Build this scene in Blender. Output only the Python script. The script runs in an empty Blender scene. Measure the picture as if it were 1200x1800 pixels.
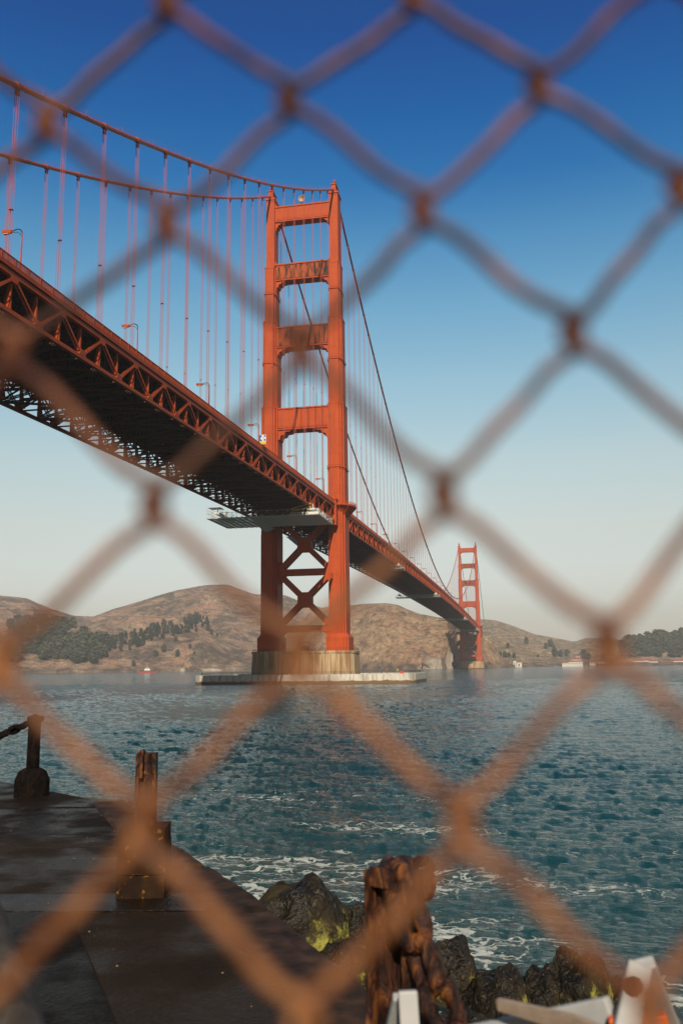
import bpy, math, random
import numpy as np
from mathutils import Vector, Matrix, noise
from mathutils.bvhtree import BVHTree
random.seed(7); rng = np.random.default_rng(7)
S = bpy.context.scene
C = S.collection

# ------------------------------------------------------------------ camera
CAM = np.array([91.2012, -379.3253, 6.5755]); YAW, PITCH, ROLL, FPX = -.1947, .1707, -.012, 1574.92
def cam_axes():
    cy, sy = math.cos(YAW), math.sin(YAW); cp, sp = math.cos(PITCH), math.sin(PITCH)
    f = np.array([sy*cp, cy*cp, sp]); r = np.array([cy, -sy, 0.]); u = np.cross(r, f)
    cr, sr = math.cos(ROLL), math.sin(ROLL)
    return cr*r+sr*u, -sr*r+cr*u, f
CR, CU, CF = cam_axes()
cd = bpy.data.cameras.new('camera'); cam = bpy.data.objects.new('camera', cd); C.objects.link(cam); S.camera = cam
cam.matrix_world = Matrix(((CR[0], CU[0], -CF[0], CAM[0]), (CR[1], CU[1], -CF[1], CAM[1]), (CR[2], CU[2], -CF[2], CAM[2]), (0, 0, 0, 1)))
cd.sensor_fit = 'VERTICAL'; cd.sensor_height = 36; cd.sensor_width = 24; cd.lens = FPX/1800*36
cd.clip_start = .02; cd.clip_end = 20000
cd.dof.use_dof = True; cd.dof.focus_distance = 160; cd.dof.aperture_fstop = 4.3

# ------------------------------------------------------------------ light
SUN = Vector((.212, -1, .706)).normalized()
el = math.asin(SUN.z); az = math.atan2(SUN.x, SUN.y)
S.view_settings.view_transform = 'Standard'; S.view_settings.look = 'None'; S.view_settings.gamma = 1
S.view_settings.use_curve_mapping = False; S.view_settings.exposure = 0.0
W = bpy.data.worlds.new("World"); S.world = W; W.use_nodes = True
nt = W.node_tree; bg = nt.nodes['Background']
sk = nt.nodes.new('ShaderNodeTexSky'); sk.sky_type = 'NISHITA'; sk.sun_disc = False
sk.sun_elevation = el; sk.sun_rotation = az; sk.altitude = 0; sk.air_density = 1.0; sk.dust_density = 1.6; sk.ozone_density = 3.0
# clear autumn sky: deep blue overhead, pale dusty band over the horizon (tint by elevation, all round)
tcw = nt.nodes.new('ShaderNodeTexCoord'); spw = nt.nodes.new('ShaderNodeSeparateXYZ'); rw = nt.nodes.new('ShaderNodeValToRGB'); er = rw.color_ramp.elements
for i, (z, c) in enumerate([(.0, (3.5, 3.0, 2.8)), (.03, (2.6, 2.12, 1.9)), (.057, (2.3, 1.84, 1.6)), (.145, (2.85, 2.06, 1.44)), (.22, (2.95, 2.36, 1.60)), (.305, (2.4, 2.46, 1.84)), (.385, (1.5, 2.22, 1.95)), (.445, (.80, 1.80, 1.92)), (.50, (.18, 1.24, 1.80)), (.555, (.03, .95, 1.68)), (.614, (.01, .66, 1.48)), (.70, (.05, .6, 1.3)), (1, (.3, .7, 1.2))]):
    e = er[i] if i < 2 else er.new(z)
    e.position = z; e.color = (c[0]/4, c[1]/4, c[2]/4, 1)
mw = nt.nodes.new('ShaderNodeMix'); mw.data_type = 'RGBA'; mw.blend_type = 'MULTIPLY'; mw.inputs[0].default_value = 1; mw.clamp_result = False
sw = nt.nodes.new('ShaderNodeVectorMath'); sw.operation = 'SCALE'; sw.inputs['Scale'].default_value = 4
nt.links.new(tcw.outputs['Generated'], spw.inputs[0]); nt.links.new(spw.outputs[2], rw.inputs[0]); nt.links.new(sk.outputs[0], mw.inputs[6]); nt.links.new(rw.outputs[0], mw.inputs[7])
# sky dimmed toward the unseen south to cut fill light on shaded sides
sy_ = nt.nodes.new('ShaderNodeMapRange'); sy_.interpolation_type = 'SMOOTHSTEP'
for i, v in zip((1, 2, 3, 4), (-.1, .62, .22, 1.0)): sy_.inputs[i].default_value = v
nt.links.new(spw.outputs[1], sy_.inputs[0]); ms = nt.nodes.new('ShaderNodeVectorMath'); ms.operation = 'SCALE'; nt.links.new(sy_.outputs[0], ms.inputs['Scale'])
nt.links.new(mw.outputs[2], sw.inputs[0]); nt.links.new(sw.outputs[0], ms.inputs[0]); nt.links.new(ms.outputs[0], bg.inputs[0])
bg.inputs[1].default_value = .075
sl = bpy.data.lights.new('sun', 'SUN'); sl.energy = 5.0; sl.angle = math.radians(.5); sl.color = (1, .86, .68)
so = bpy.data.objects.new('sun', sl); C.objects.link(so); so.rotation_euler = SUN.to_track_quat('Z', 'Y').to_euler()
S.cycles.use_denoising = True
S.cycles.max_bounces = 6; S.cycles.transparent_max_bounces = 8

# ------------------------------------------------------------------ materials
def new_mat(name):
    m = bpy.data.materials.new(name); m.use_nodes = True
    return m, m.node_tree, m.node_tree.nodes['Principled BSDF']
def N(nt, t, **k):
    n = nt.nodes.new(t)
    for a, b in k.items():
        if hasattr(n, a): setattr(n, a, b)
        else: n.inputs[a.replace('_', ' ')].default_value = b
    return n
def noise_col(nt, scale, cols, stretch=(1, 1, 1), detail=6, dist=0, pos=None, rough=.6):
    tc = N(nt, 'ShaderNodeTexCoord'); mp = N(nt, 'ShaderNodeMapping'); mp.inputs['Scale'].default_value = stretch
    nt.links.new(tc.outputs['Object'], mp.inputs[0])
    nz = N(nt, 'ShaderNodeTexNoise', Scale=scale, Detail=detail, Distortion=dist, Roughness=rough); nt.links.new(mp.outputs[0], nz.inputs['Vector'])
    cr = N(nt, 'ShaderNodeValToRGB'); e = cr.color_ramp.elements
    pos = pos or [i/(len(cols)-1)*.5+.25 for i in range(len(cols))]
    e[0].position = pos[0]; e[0].color = (*cols[0], 1); e[1].position = pos[-1]; e[1].color = (*cols[-1], 1)
    for c, p_ in list(zip(cols, pos))[1:-1]:
        x = e.new(p_); x.color = (*c, 1)
    nt.links.new(nz.outputs[0], cr.inputs[0])
    return cr.outputs[0], nz.outputs[0], mp.outputs[0]
def mixc(nt, a, b, fac, mode='MIX'):
    m = N(nt, 'ShaderNodeMix', data_type='RGBA', blend_type=mode)
    for sock, v in ((m.inputs[0], fac), (m.inputs[6], a), (m.inputs[7], b)):
        if hasattr(v, 'node'): nt.links.new(v, sock)
        else: sock.default_value = v if not isinstance(v, tuple) or len(v) == 4 else (*v, 1)
    return m.outputs[2]
def ramp(nt, src, p0, p1, a=0., b=1.):
    r = N(nt, 'ShaderNodeMapRange'); nt.links.new(src, r.inputs[0])
    for i, v in zip((1, 2, 3, 4), (p0, p1, a, b)): r.inputs[i].default_value = v
    r.interpolation_type = 'SMOOTHSTEP'
    return r.outputs[0]
def bump(nt, bs, h, strength=.3, dist=.1, prev=None):
    b = N(nt, 'ShaderNodeBump', Strength=strength, Distance=dist); nt.links.new(h, b.inputs['Height'])
    if prev is not None: nt.links.new(prev, b.inputs['Normal'])
    nt.links.new(b.outputs[0], bs.inputs['Normal']); return b.outputs[0]
def simple(name, cols, scale, rough=.6, stretch=(1, 1, 1), bumpd=0, metal=0, detail=6, dist=0, pos=None, spec=.5):
    m, nt, bs = new_mat(name)
    c, h, v = noise_col(nt, scale, cols, stretch, detail, dist, pos)
    nt.links.new(c, bs.inputs['Base Color']); bs.inputs['Roughness'].default_value = rough; bs.inputs['Metallic'].default_value = metal
    bs.inputs['Specular IOR Level'].default_value = spec
    if bumpd: bump(nt, bs, h, .6, bumpd)
    return m
def steel(name, base, dark, stain=None, plates=True):
    m, nt, bs = new_mat(name)
    c, h, v = noise_col(nt, .35, [tuple(x*.80 for x in base), base, tuple(min(1, x*1.15) for x in base)], (1, 1, .25), 8)
    c2, h2, v2 = noise_col(nt, 2.5, [dark, (1, 1, 1)], (1, 1, .12), 5, pos=[.28, .42])
    c = mixc(nt, c, c2, .62, 'MULTIPLY')
    if plates:   # riveted plate seams
        tc = N(nt, 'ShaderNodeTexCoord'); sp = N(nt, 'ShaderNodeSeparateXYZ'); nt.links.new(tc.outputs['Object'], sp.inputs[0])
        w = N(nt, 'ShaderNodeMath', operation='FRACT'); d = N(nt, 'ShaderNodeMath', operation='MULTIPLY'); d.inputs[1].default_value = 1/3.5
        nt.links.new(sp.outputs[2], d.inputs[0]); nt.links.new(d.outputs[0], w.inputs[0])
        g = N(nt, 'ShaderNodeMath', operation='LESS_THAN'); g.inputs[1].default_value = .06; nt.links.new(w.outputs[0], g.inputs[0])
        g2 = N(nt, 'ShaderNodeMath', operation='MULTIPLY'); g2.inputs[1].default_value = .28; nt.links.new(g.outputs[0], g2.inputs[0])
        c = mixc(nt, c, tuple(x*.55 for x in base), g2.outputs[0])
    if stain:
        c3, h3, v3 = noise_col(nt, stain, [(0, 0, 0), (1, 1, 1)], (1, 1, .22), 4, .4, pos=[.40, .56])
        c = mixc(nt, (.028, .017, .012, 1), c, c3)
    nt.links.new(c, bs.inputs['Base Color']); bs.inputs['Roughness'].default_value = .6; bs.inputs['Specular IOR Level'].default_value = .18
    bump(nt, bs, h2, .25, .03)
    return m
ORG = (.46, .072, .014)
M = {}
M['orange'] = steel('orange_paint', ORG, (.45, .35, .3))
M['stain'] = steel('stained_orange_paint', (.42, .085, .016), (.4, .3, .25), stain=.62)
M['truss'] = steel('truss_paint', (.40, .064, .012), (.35, .28, .25), plates=False)
M['rope'] = simple('rope_paint', [(.38, .075, .055), (.50, .12, .10)], .8, .5)
M['cable'] = simple('cable_paint', [(.34, .05, .022), (.50, .085, .035)], .5, .5)
M['underdeck'] = simple('under_deck_shade_paint', [(.025, .008, .005), (.06, .018, .009)], .6, .8)  # near-black orange: the shade beneath the deck is in the colour
M['bracing'] = simple('shaded_bracing_paint', [(.06, .018, .010), (.13, .038, .018)], .6, .8)  # truss paint darkened, under-deck shade put into its colour
M['concrete'] = None
def m_pier():
    m, nt, bs = new_mat('weathered_concrete')
    c, h, v = noise_col(nt, .25, [(.34, .24, .13), (.50, .38, .22), (.60, .50, .34)], (1, 1, .3), 8)
    c2, h2, v2 = noise_col(nt, .6, [(.42, .20, .08), (1, 1, 1)], (1, 1, .05), 4, pos=[.36, .56])
    c = mixc(nt, c, c2, .8, 'MULTIPLY')
    tc = N(nt, 'ShaderNodeTexCoord'); sp = N(nt, 'ShaderNodeSeparateXYZ'); nt.links.new(tc.outputs['Object'], sp.inputs[0])
    ad = N(nt, 'ShaderNodeMath', operation='ADD'); nt.links.new(sp.outputs[2], ad.inputs[0])
    s = N(nt, 'ShaderNodeMath', operation='MULTIPLY'); s.inputs[1].default_value = 1.6; nt.links.new(h, s.inputs[0]); nt.links.new(s.outputs[0], ad.inputs[1])
    f = ramp(nt, ad.outputs[0], 1.6, 2.3)
    c = mixc(nt, (.10, .055, .02, 1), c, f)
    nt.links.new(c, bs.inputs['Base Color']); bs.inputs['Roughness'].default_value = .85; bump(nt, bs, h, .5, .1)
    return m
M['concrete'] = m_pier()
M['fender'] = m_pier()
def m_fender():
    m, nt, bs = new_mat('pale_fender_concrete')
    c, h, v = noise_col(nt, .3, [(.40, .37, .30), (.66, .63, .56), (.56, .52, .44)], (1, 1, .3), 8)
    cs, hs_, vs_ = noise_col(nt, .9, [(.45, .36, .26), (1, 1, 1)], (1, 1, .08), 5, pos=[.36, .50]); c = mixc(nt, c, cs, .7, 'MULTIPLY')
    tc = N(nt, 'ShaderNodeTexCoord'); sp = N(nt, 'ShaderNodeSeparateXYZ'); nt.links.new(tc.outputs['Object'], sp.inputs[0])
    ad = N(nt, 'ShaderNodeMath', operation='MULTIPLY_ADD'); nt.links.new(h, ad.inputs[0]); ad.inputs[1].default_value = -1.8; nt.links.new(sp.outputs[2], ad.inputs[2])
    f = ramp(nt, ad.outputs[0], -.1, .35)
    c = mixc(nt, (.20, .11, .045, 1), c, f)
    nt.links.new(c, bs.inputs['Base Color']); bs.inputs['Roughness'].default_value = .85; bump(nt, bs, h, .5, .1)
    return m
M['fender'] = m_fender()
M['scaffold'] = simple('galvanised_scaffold', [(.42, .42, .38), (.62, .61, .56)], .8, .5)
M['scaffdeck'] = simple('corrugated_scaffold_deck', [(.50, .51, .48), (.68, .68, .63)], .8, .6)
M['white'] = simple('white_paint', [(.66, .66, .62), (.80, .79, .76)], 1.2, .5)
M['dark'] = simple('dark_iron', [(.010, .008, .007), (.030, .022, .018)], 8, .6, bumpd=.01)
M['yellow'] = simple('yellow_paint', [(.60, .42, .03), (.72, .52, .05)], 2, .5)
M['blue'] = simple('blue_paint', [(.02, .12, .38), (.03, .16, .45)], 2, .5)
M['lens'] = simple('lamp_lens', [(.55, .42, .18), (.65, .52, .25)], 2, .3)
M['red'] = simple('red_paint', [(.45, .05, .03), (.55, .08, .05)], 2, .5)
M['trunk'] = simple('bark', [(.09, .06, .04), (.16, .12, .09)], .8, .9)

# ------------------------------------------------------------------ mesh builder
class MB:
    def __init__(s): s.v = []; s.f = []; s.n = 0; s.mi = []
    def add(s, v, f, mi=0):
        v = np.asarray(v, float); s.v.append(v); s.f += [tuple(int(i)+s.n for i in q) for q in f]; s.mi += [mi]*len(f); s.n += len(v)
    def box(s, c, d, mi=0, rz=0):
        c = np.array(c, float); d = np.array(d, float)/2
        v = np.array([[x, y, z] for z in (-1, 1) for y in (-1, 1) for x in (-1, 1)])*d
        if rz: a, b = math.cos(rz), math.sin(rz); v = np.c_[v[:, 0]*a-v[:, 1]*b, v[:, 0]*b+v[:, 1]*a, v[:, 2]]
        s.add(v+c, [(0, 2, 3, 1), (4, 5, 7, 6), (0, 1, 5, 4), (2, 6, 7, 3), (0, 4, 6, 2), (1, 3, 7, 5)], mi)
    def bb(s, lo, hi, mi=0):
        lo = np.array(lo, float); hi = np.array(hi, float); s.box((lo+hi)/2, hi-lo, mi)
    def bar(s, a, b, w, h, up=(0, 0, 1), mi=0, w2=None, h2=None):
        a = np.array(a, float); b = np.array(b, float); d = b-a; L = np.linalg.norm(d)
        if L < 1e-6: return
        d /= L; u = np.array(up, float); u = u-d*(u@d)
        if np.linalg.norm(u) < 1e-3: u = np.array([1., 0, 0]); u = u-d*(u@d)
        u /= np.linalg.norm(u); r = np.cross(d, u); w2 = w if w2 is None else w2; h2 = h if h2 is None else h2
        v = [a+r*x*w/2+u*y*h/2 for y in (-1, 1) for x in (-1, 1)]+[b+r*x*w2/2+u*y*h2/2 for y in (-1, 1) for x in (-1, 1)]
        s.add(v, [(0, 2, 3, 1), (4, 5, 7, 6), (0, 1, 5, 4), (2, 6, 7, 3), (0, 4, 6, 2), (1, 3, 7, 5)], mi)
    def tube(s, pts, r, k=8, closed=False, mi=0, cap=True, jit=0):
        pts = np.asarray(pts, float); n = len(pts); rr = np.broadcast_to(np.asarray(r, float), (n,))
        if closed: t = np.roll(pts, -1, 0)-np.roll(pts, 1, 0)
        else: t = np.gradient(pts, axis=0)
        t /= np.linalg.norm(t, axis=1)[:, None]+1e-12
        u = np.array([0, 0, 1.]) if abs(t[0][2]) < .9 else np.array([1., 0, 0]); vs = []
        for i in range(n):
            u = u-t[i]*(u@t[i]); u /= np.linalg.norm(u)+1e-12; w = np.cross(t[i], u)
            for j in range(k):
                a = 2*math.pi*j/k; q = rr[i]*(1+jit*(random.random()-.5)); vs.append(pts[i]+q*(math.cos(a)*u+math.sin(a)*w))
        f = []
        for i in range(n if closed else n-1):
            for j in range(k):
                a = i*k+j; b = i*k+(j+1) % k; i2 = ((i+1) % n)*k
                f.append((a, b, i2+(j+1) % k, i2+j))
        if cap and not closed: f.append(tuple(range(k-1, -1, -1))); f.append(tuple((n-1)*k+j for j in range(k)))
        s.add(vs, f, mi)
    def prism(s, poly, z0, z1, mi=0, axis=2, poly2=None):
        n = len(poly); p2 = poly2 or poly
        def P(q, z): return (q[0], q[1], z) if axis == 2 else ((q[0], z, q[1]) if axis == 1 else (z, q[0], q[1]))
        v = [P(q, z0) for q in poly]+[P(q, z1) for q in p2]
        f = [(i, (i+1) % n, n+(i+1) % n, n+i) for i in range(n)]+[tuple(range(n-1, -1, -1)), tuple(range(n, 2*n))]
        s.add(v, f, mi)
    def mesh(s, name, mats, smooth=False, fix=False):
        m = bpy.data.meshes.new(name); v = np.concatenate(s.v) if s.v else np.zeros((0, 3)); m.from_pydata(v.tolist(), [], s.f)
        for x in (mats if isinstance(mats, (list, tuple)) else [mats]): m.materials.append(x)
        if any(s.mi): m.polygons.foreach_set('material_index', s.mi)
        if smooth: m.polygons.foreach_set('use_smooth', [True]*len(m.polygons))
        if fix:
            import bmesh
            b = bmesh.new(); b.from_mesh(m); bmesh.ops.recalc_face_normals(b, faces=b.faces); b.to_mesh(m); b.free()
        m.update(); return m
    def build(s, name, mats, parent=None, smooth=False, fix=False, **k):
        o = bpy.data.objects.new(name, s.mesh(name, mats, smooth, fix)); C.objects.link(o); o.parent = parent
        for a, b in k.items(): o[a] = b
        return o
def empty(name, loc=(0, 0, 0), rz=0, parent=None, **k):
    o = bpy.data.objects.new(name, None); C.objects.link(o); o.location = loc; o.rotation_euler = (0, 0, rz); o.parent = parent
    o.empty_display_size = .1
    for a, b in k.items(): o[a] = b
    return o
def copy_tree(o, parent=None):
    c = o.copy(); C.objects.link(c); c.parent = parent
    for ch in list(o.children): copy_tree(ch, c)
    return c

# ------------------------------------------------------------------ bridge
HW = 15.3                                   # half distance between the cable planes
def zb(y):                                  # bottom chord height
    if y < 0: return 67.5+y*.0205-.0000135*y*y
    return 67.5+5.2*(1-((y-640)/640.)**2) if y < 1280 else 67.5-(y-1280)*.02
TD, RT, RL = 6.9, 8.0, 9.3                  # top chord, road edge, rail top above the bottom chord
def zc(y):                                  # main cable height
    if y < 0:
        t = -y; return 226.3-.580*t+.000365*t*t
    if y <= 1280: return 84.6+(226.3-84.6)*((y-640)/640.)**2
    return max(70, 226.3-(y-1280)*.48)
bridge = empty('suspension_bridge', (0, 0, 0), label='long orange suspension bridge crossing the strait on two tall towers', category='bridge')
def tower(y0, far):
    t = empty('tower', (0, y0, 0), parent=bridge)
    sec = [(188.5, 222.5, [(1.95, 3.5)]), (162, 188.5, [(2.1, 5.2), (2.5, 3.2)]), (121.5, 162, [(2.2, 6.4), (2.75, 5.0), (3.2, 3.6)]),
           (64, 121.5, [(2.2, 7.2), (3.0, 6.1), (3.7, 4.3)]), (20.6, 64, [(2.25, 7.4), (3.05, 6.3), (3.75, 4.5)])]
    for sx in (-1, 1):
        m = MB(); X = sx*15.05
        def plan(cells, g=0):
            q = []
            cs = sorted(cells)           # increasing hw, decreasing hl
            for i, (a, b) in enumerate(cs):
                q.append((a+g, -(b+g)));
                if i+1 < len(cs): q.append((a+g, -(cs[i+1][1]+g)))
            right = q; up = [(x, -y) for x, y in reversed(right)]
            h = right+up
            return [(X+x, y) for x, y in h]+[(X-x, y) for x, y in reversed(h)]
        for z0, z1, cells in sec:
            m.prism(plan(cells), z0+.02, z1)
            if z1 > 100: m.prism(plan(cells, .12), z1-.9, z1-.4)        # cornice line at the setback
        for z in (175, 141.5, 92):
            c = [s_[2] for s_ in sec if s_[0] < z <= s_[1]][0]; m.prism(plan(c, .35), z, z+.25)    # inspection ledge
            if not far:
                for q in plan(c, .33): m.bar((q[0], q[1], z), (q[0], q[1], z+1.1), .07, .07)
                pl = plan(c, .33)
                for i in range(len(pl)): m.bar((*pl[i], z+1.1), (*pl[(i+1) % len(pl)], z+1.1), .06, .06)
        # flared foot
        m.prism(plan(sec[-1][2], 0), 19.2, 20.62, poly2=None)
        m.prism(plan(sec[-1][2], 1.15), 13.1, 18.9); m.prism(plan(sec[-1][2], 1.15), 18.9, 20.3, poly2=plan(sec[-1][2], .1))
        # head: saddle housing and beacon
        m.prism(plan([(2.3, 3.9)]), 222.5, 223.4); m.bb((X-1.0, -3.2, 223.4), (X+1.0, 3.2, 227.0)); m.bb((X-1.35, -3.5, 227), (X+1.35, 3.5, 227.4))
        m.bb((X-.6, -1.2, 227.4), (X+.6, .0, 229.4)); m.bb((X-.8, -1.5, 229.4), (X+.8, .3, 229.8)); m.bar((X, -.6, 229.8), (X, -.6, 231.2), .18, .18)
        m.build('leg', M['orange'], t, fix=True)
    xi = 13.4
    def strut(z0, z1, br, mat, dep, zt, fl):
        m = MB()
        # outline with stepped brackets below and small fillets above
        b = br
        left = [(-xi, z0-b*1.5), (-xi+b*.10, z0-b*1.5), (-xi+b*.12, z0-b*1.05), (-xi+b*.22, z0-b*1.0), (-xi+b*.26, z0-b*.68), (-xi+b*.42, z0-b*.62), (-xi+b*.48, z0-b*.36), (-xi+b*.72, z0-b*.30), (-xi+b*.80, z0-b*.12), (-xi+b*1.15, z0-b*.08), (-xi+b*1.2, z0)]
        right = [(-x, z) for x, z in reversed(left)]
        top = [(xi, z1), (xi, z1+1.6), (xi-.5, z1+1.6), (xi-.9, z1+.6), (xi-2.2, z1+.05)]
        top = top+[(-x, z) for x, z in reversed(top)]
        m.prism(left+right+[(xi, z0)]+top[1:-1]+[(-xi, z0)], -dep+.25, dep-.25, axis=1)
        mid = MB()
        mid.bb((-xi+.2, -dep, z0+1.0), (xi-.2, dep, z1-.9)); 
        m.bb((-xi, -dep-.28, z0+.1), (xi, dep+.28, z0+.62)); m.bb((-xi, -dep-.35, z1-.75), (xi, dep+.35, z1-.12))
        k = 26
        for i in range(k):
            x = -xi+1+(2*xi-2)*i/(k-1)
            if fl: mid.bb((x-.16, -dep-.10, z0+1.6), (x+.16, -dep-.002, z1-1.5))
            elif i % 2: mid.prism([(x-.7, z0+1.7), (x+.7, z0+1.7), (x, z0+2.4)], -dep-.12, -dep-.002, axis=1)
        o = m.build('strut', M['orange'], t, fix=True); mid.build('panel', mat, o, fix=True)
    strut(211.5, 219.6, 3.6, M['orange'], 2.2, 0, 0); strut(182.2, 190.6, 4.4, M['stain'], 2.6, 0, 1)
    strut(149.6, 159.8, 5.0, M['stain'], 3.0, 0, 1); strut(110.9, 121.2, 6.6, M['orange'], 3.4, 0, 0)
    # bracing below the deck
    x2 = 12.2
    for zlo, zhi in ((23.2, 47.2), (47.2, 71.5)):
        m = MB()
        for s_ in (-1, 1): m.bar((-x2*s_, s_*.02, zlo), (x2*s_, s_*.02, zhi), 3.4+.02*s_, 2.0, (0, 1, 0)) if False else m.bar((-x2*s_, s_*.02, zlo), (x2*s_, s_*.02, zhi), 2.2, 4.4+.03*s_, (0, 1, 0))
        zc_ = (zlo+zhi)/2; m.prism([(-3.0, zc_-1.6), (-1.5, zc_-3.2), (1.5, zc_-3.2), (3.0, zc_-1.6), (3.0, zc_+1.6), (1.5, zc_+3.2), (-1.5, zc_+3.2), (-3, zc_+1.6)], -2.35, 2.35, axis=1)
        m.build('cross_brace', M['orange'], t, fix=True)
    m = MB(); m.bb((-x2, -2.1, 45.9), (x2, 2.1, 48.6)); 
    for s_ in (-1, 1): m.prism([(s_*8.9, 47.2-1.5), (s_*8.9, 47.2+1.5), (s_*x2, 47.2+6.2), (s_*x2, 47.2-6.2)], -2.4, 2.4, axis=1)
    m.build('horizontal_brace', M['orange'], t, fix=True)
    m = MB(); m.bb((-x2, -2.1, 21.3), (x2, 2.1, 24.2))
    for s_ in (-1, 1):
        m.prism([(s_*9, 24.25), (s_*x2, 24.25), (s_*x2, 29.5)], -2.4, 2.4, axis=1); m.prism([(s_*8.6, 21.2), (s_*x2, 21.2), (s_*x2, 13.6), (s_*11.6, 13.6), (s_*11.2, 18.6)], -1.9, 1.9, axis=1)
    m.build('horizontal_brace', M['orange'], t, fix=True)
    # roadway balcony round the outside of each leg
    for sx in (-1, 1):
        m = MB(); X = sx*15.05; zf = zb(y0)+RT
        arc = [(X+sx*7.6*math.sin(a), -7.9*math.cos(a)*1.25) for a in np.linspace(.12, math.pi-.12, 17)]
        arc = [(X, -9.9)]+arc+[(X, 9.9)]
        m.prism(arc, zf-.5, zf); 
        inner = [(X+(x-X)*.55, y*.62) for x, y in arc]; m.prism(inner, zf-4.5, zf-.5, poly2=[(X+(x-X)*.93, y*.95) for x, y in arc])
        for i in range(len(arc)-1):
            a, b = arc[i], arc[i+1]
            for h in (.35, .7, 1.1): m.bar((*a, zf+h), (*b, zf+h), .07, .07)
            for k_ in range(5): q = [a[j]+(b[j]-a[j])*k_/5 for j in (0, 1)]; m.bar((*q, zf), (*q, zf+1.12), .05, .05)
            m.bar((*a, zf-.25), (*b, zf-.25), .2, .75)
        for i in (2, 5, 8, 11, 14, 17): m.bar((*arc[i], zf-.5), (X+(arc[i][0]-X)*.5, arc[i][1]*.55, zf-4.8), .3, .5)
        m.build('balcony', M['orange'], t, fix=True)
        for sy in (-1, 1):                 # paneled end housings where the truss meets the leg
            h = MB(); h.bb((X+sx*.3-1.0, sy*9.6-1.9, zb(y0)-1.6), (X+sx*.3+1.0, sy*9.6+1.9, zf+1.2)); h.bb((X+sx*.3-1.25, sy*9.6-2.2, zf+1.2), (X+sx*.3+1.25, sy*9.6+2.2, zf+1.75)); h.bb((X+sx*.3-.5, sy*9.6-.6, zf+1.75), (X+sx*.3+.5, sy*9.6+.6, zf+2.9))
            for z in np.arange(zb(y0)-.6, zf, 1.7): h.bb((X+sx*.3-1.06, sy*9.6-1.96, z), (X+sx*.3+1.06, sy*9.6+1.96, z+.18))
            h.build('truss_end_housing', M['orange'], t, fix=True)
    # pier
    m = MB()
    def rr(hx, hy, n=8):
        q = []
        for cx, cy, a0 in ((hx-hy*.75, hy-hy*.75, 0), (-hx+hy*.75, hy*.25, 1), (-hx+hy*.75, -hy*.25, 2), (hx-hy*.75, -hy*.25, 3)):
            for i in range(n+1):
                a = (a0+i/n)*math.pi/2; q.append((cx+hy*.75*math.cos(a), cy+hy*.75*math.sin(a)))
        return q
    m.prism(rr(23.4, 12.5), -3, 12.2, poly2=rr(22.6, 12.0)); m.prism(rr(22.9, 12.3), 12.2, 13.1)
    for x in np.linspace(-17, 17, 10): m.bb((x-.45, -12.75, -1), (x+.45, -12.1, 11.6))
    p_ = m.build('pier', M['concrete'], t, fix=True)
    m = MB(); ring = rr(22.3, 11.8, 6)
    for i in range(len(ring)):
        a, b = ring[i], ring[(i+1) % len(ring)]; L = math.dist(a, b); k_ = max(1, int(L/2.2))
        for j in range(k_): q = [a[c_]+(b[c_]-a[c_])*j/k_ for c_ in (0, 1)]; m.bar((*q, 13.1), (*q, 14.3), .07, .07)
        for h in (.6, 1.15): m.bar((*a, 13.1+h), (*b, 13.1+h), .06, .06)
    m.build('pier_railing', M['dark'], p_)
    return t
t1 = tower(0, False); t2 = tower(1280, True)
P = 7.62
def node_y(k): return k*P            # even k: suspender / top nodes
K0, K1 = -44, 168
def laced(m, a, b, wx, d, near):
    """two side channels joined by lacing bars"""
    a = np.array(a, float); b = np.array(b, float); u = (b-a)/np.linalg.norm(b-a)
    nrm = np.cross(u, (1, 0, 0)); nrm /= np.linalg.norm(nrm)
    if not near: m.bar(a, b, wx, d, nrm); return
    for s_ in (-1, 1):
        o = np.array([s_*wx/2, 0, 0]); m.bar(a+o, b+o, .09, d, nrm)
    L = np.linalg.norm(b-a); n = max(3, int(L/.75))
    for i in range(n):
        for sd in (-1, 1):
            q = a+u*L*(i+.5)/n+nrm*sd*(d/2-.03)
            m.bar(q-np.array([wx/2, 0, 0])-u*.22, q+np.array([wx/2, 0, 0])+u*.22, .12, .05, nrm) if i % 2 else m.bar(q-np.array([wx/2, 0, 0])+u*.22, q+np.array([wx/2, 0, 0])-u*.22, .12, .05, nrm)
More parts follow.
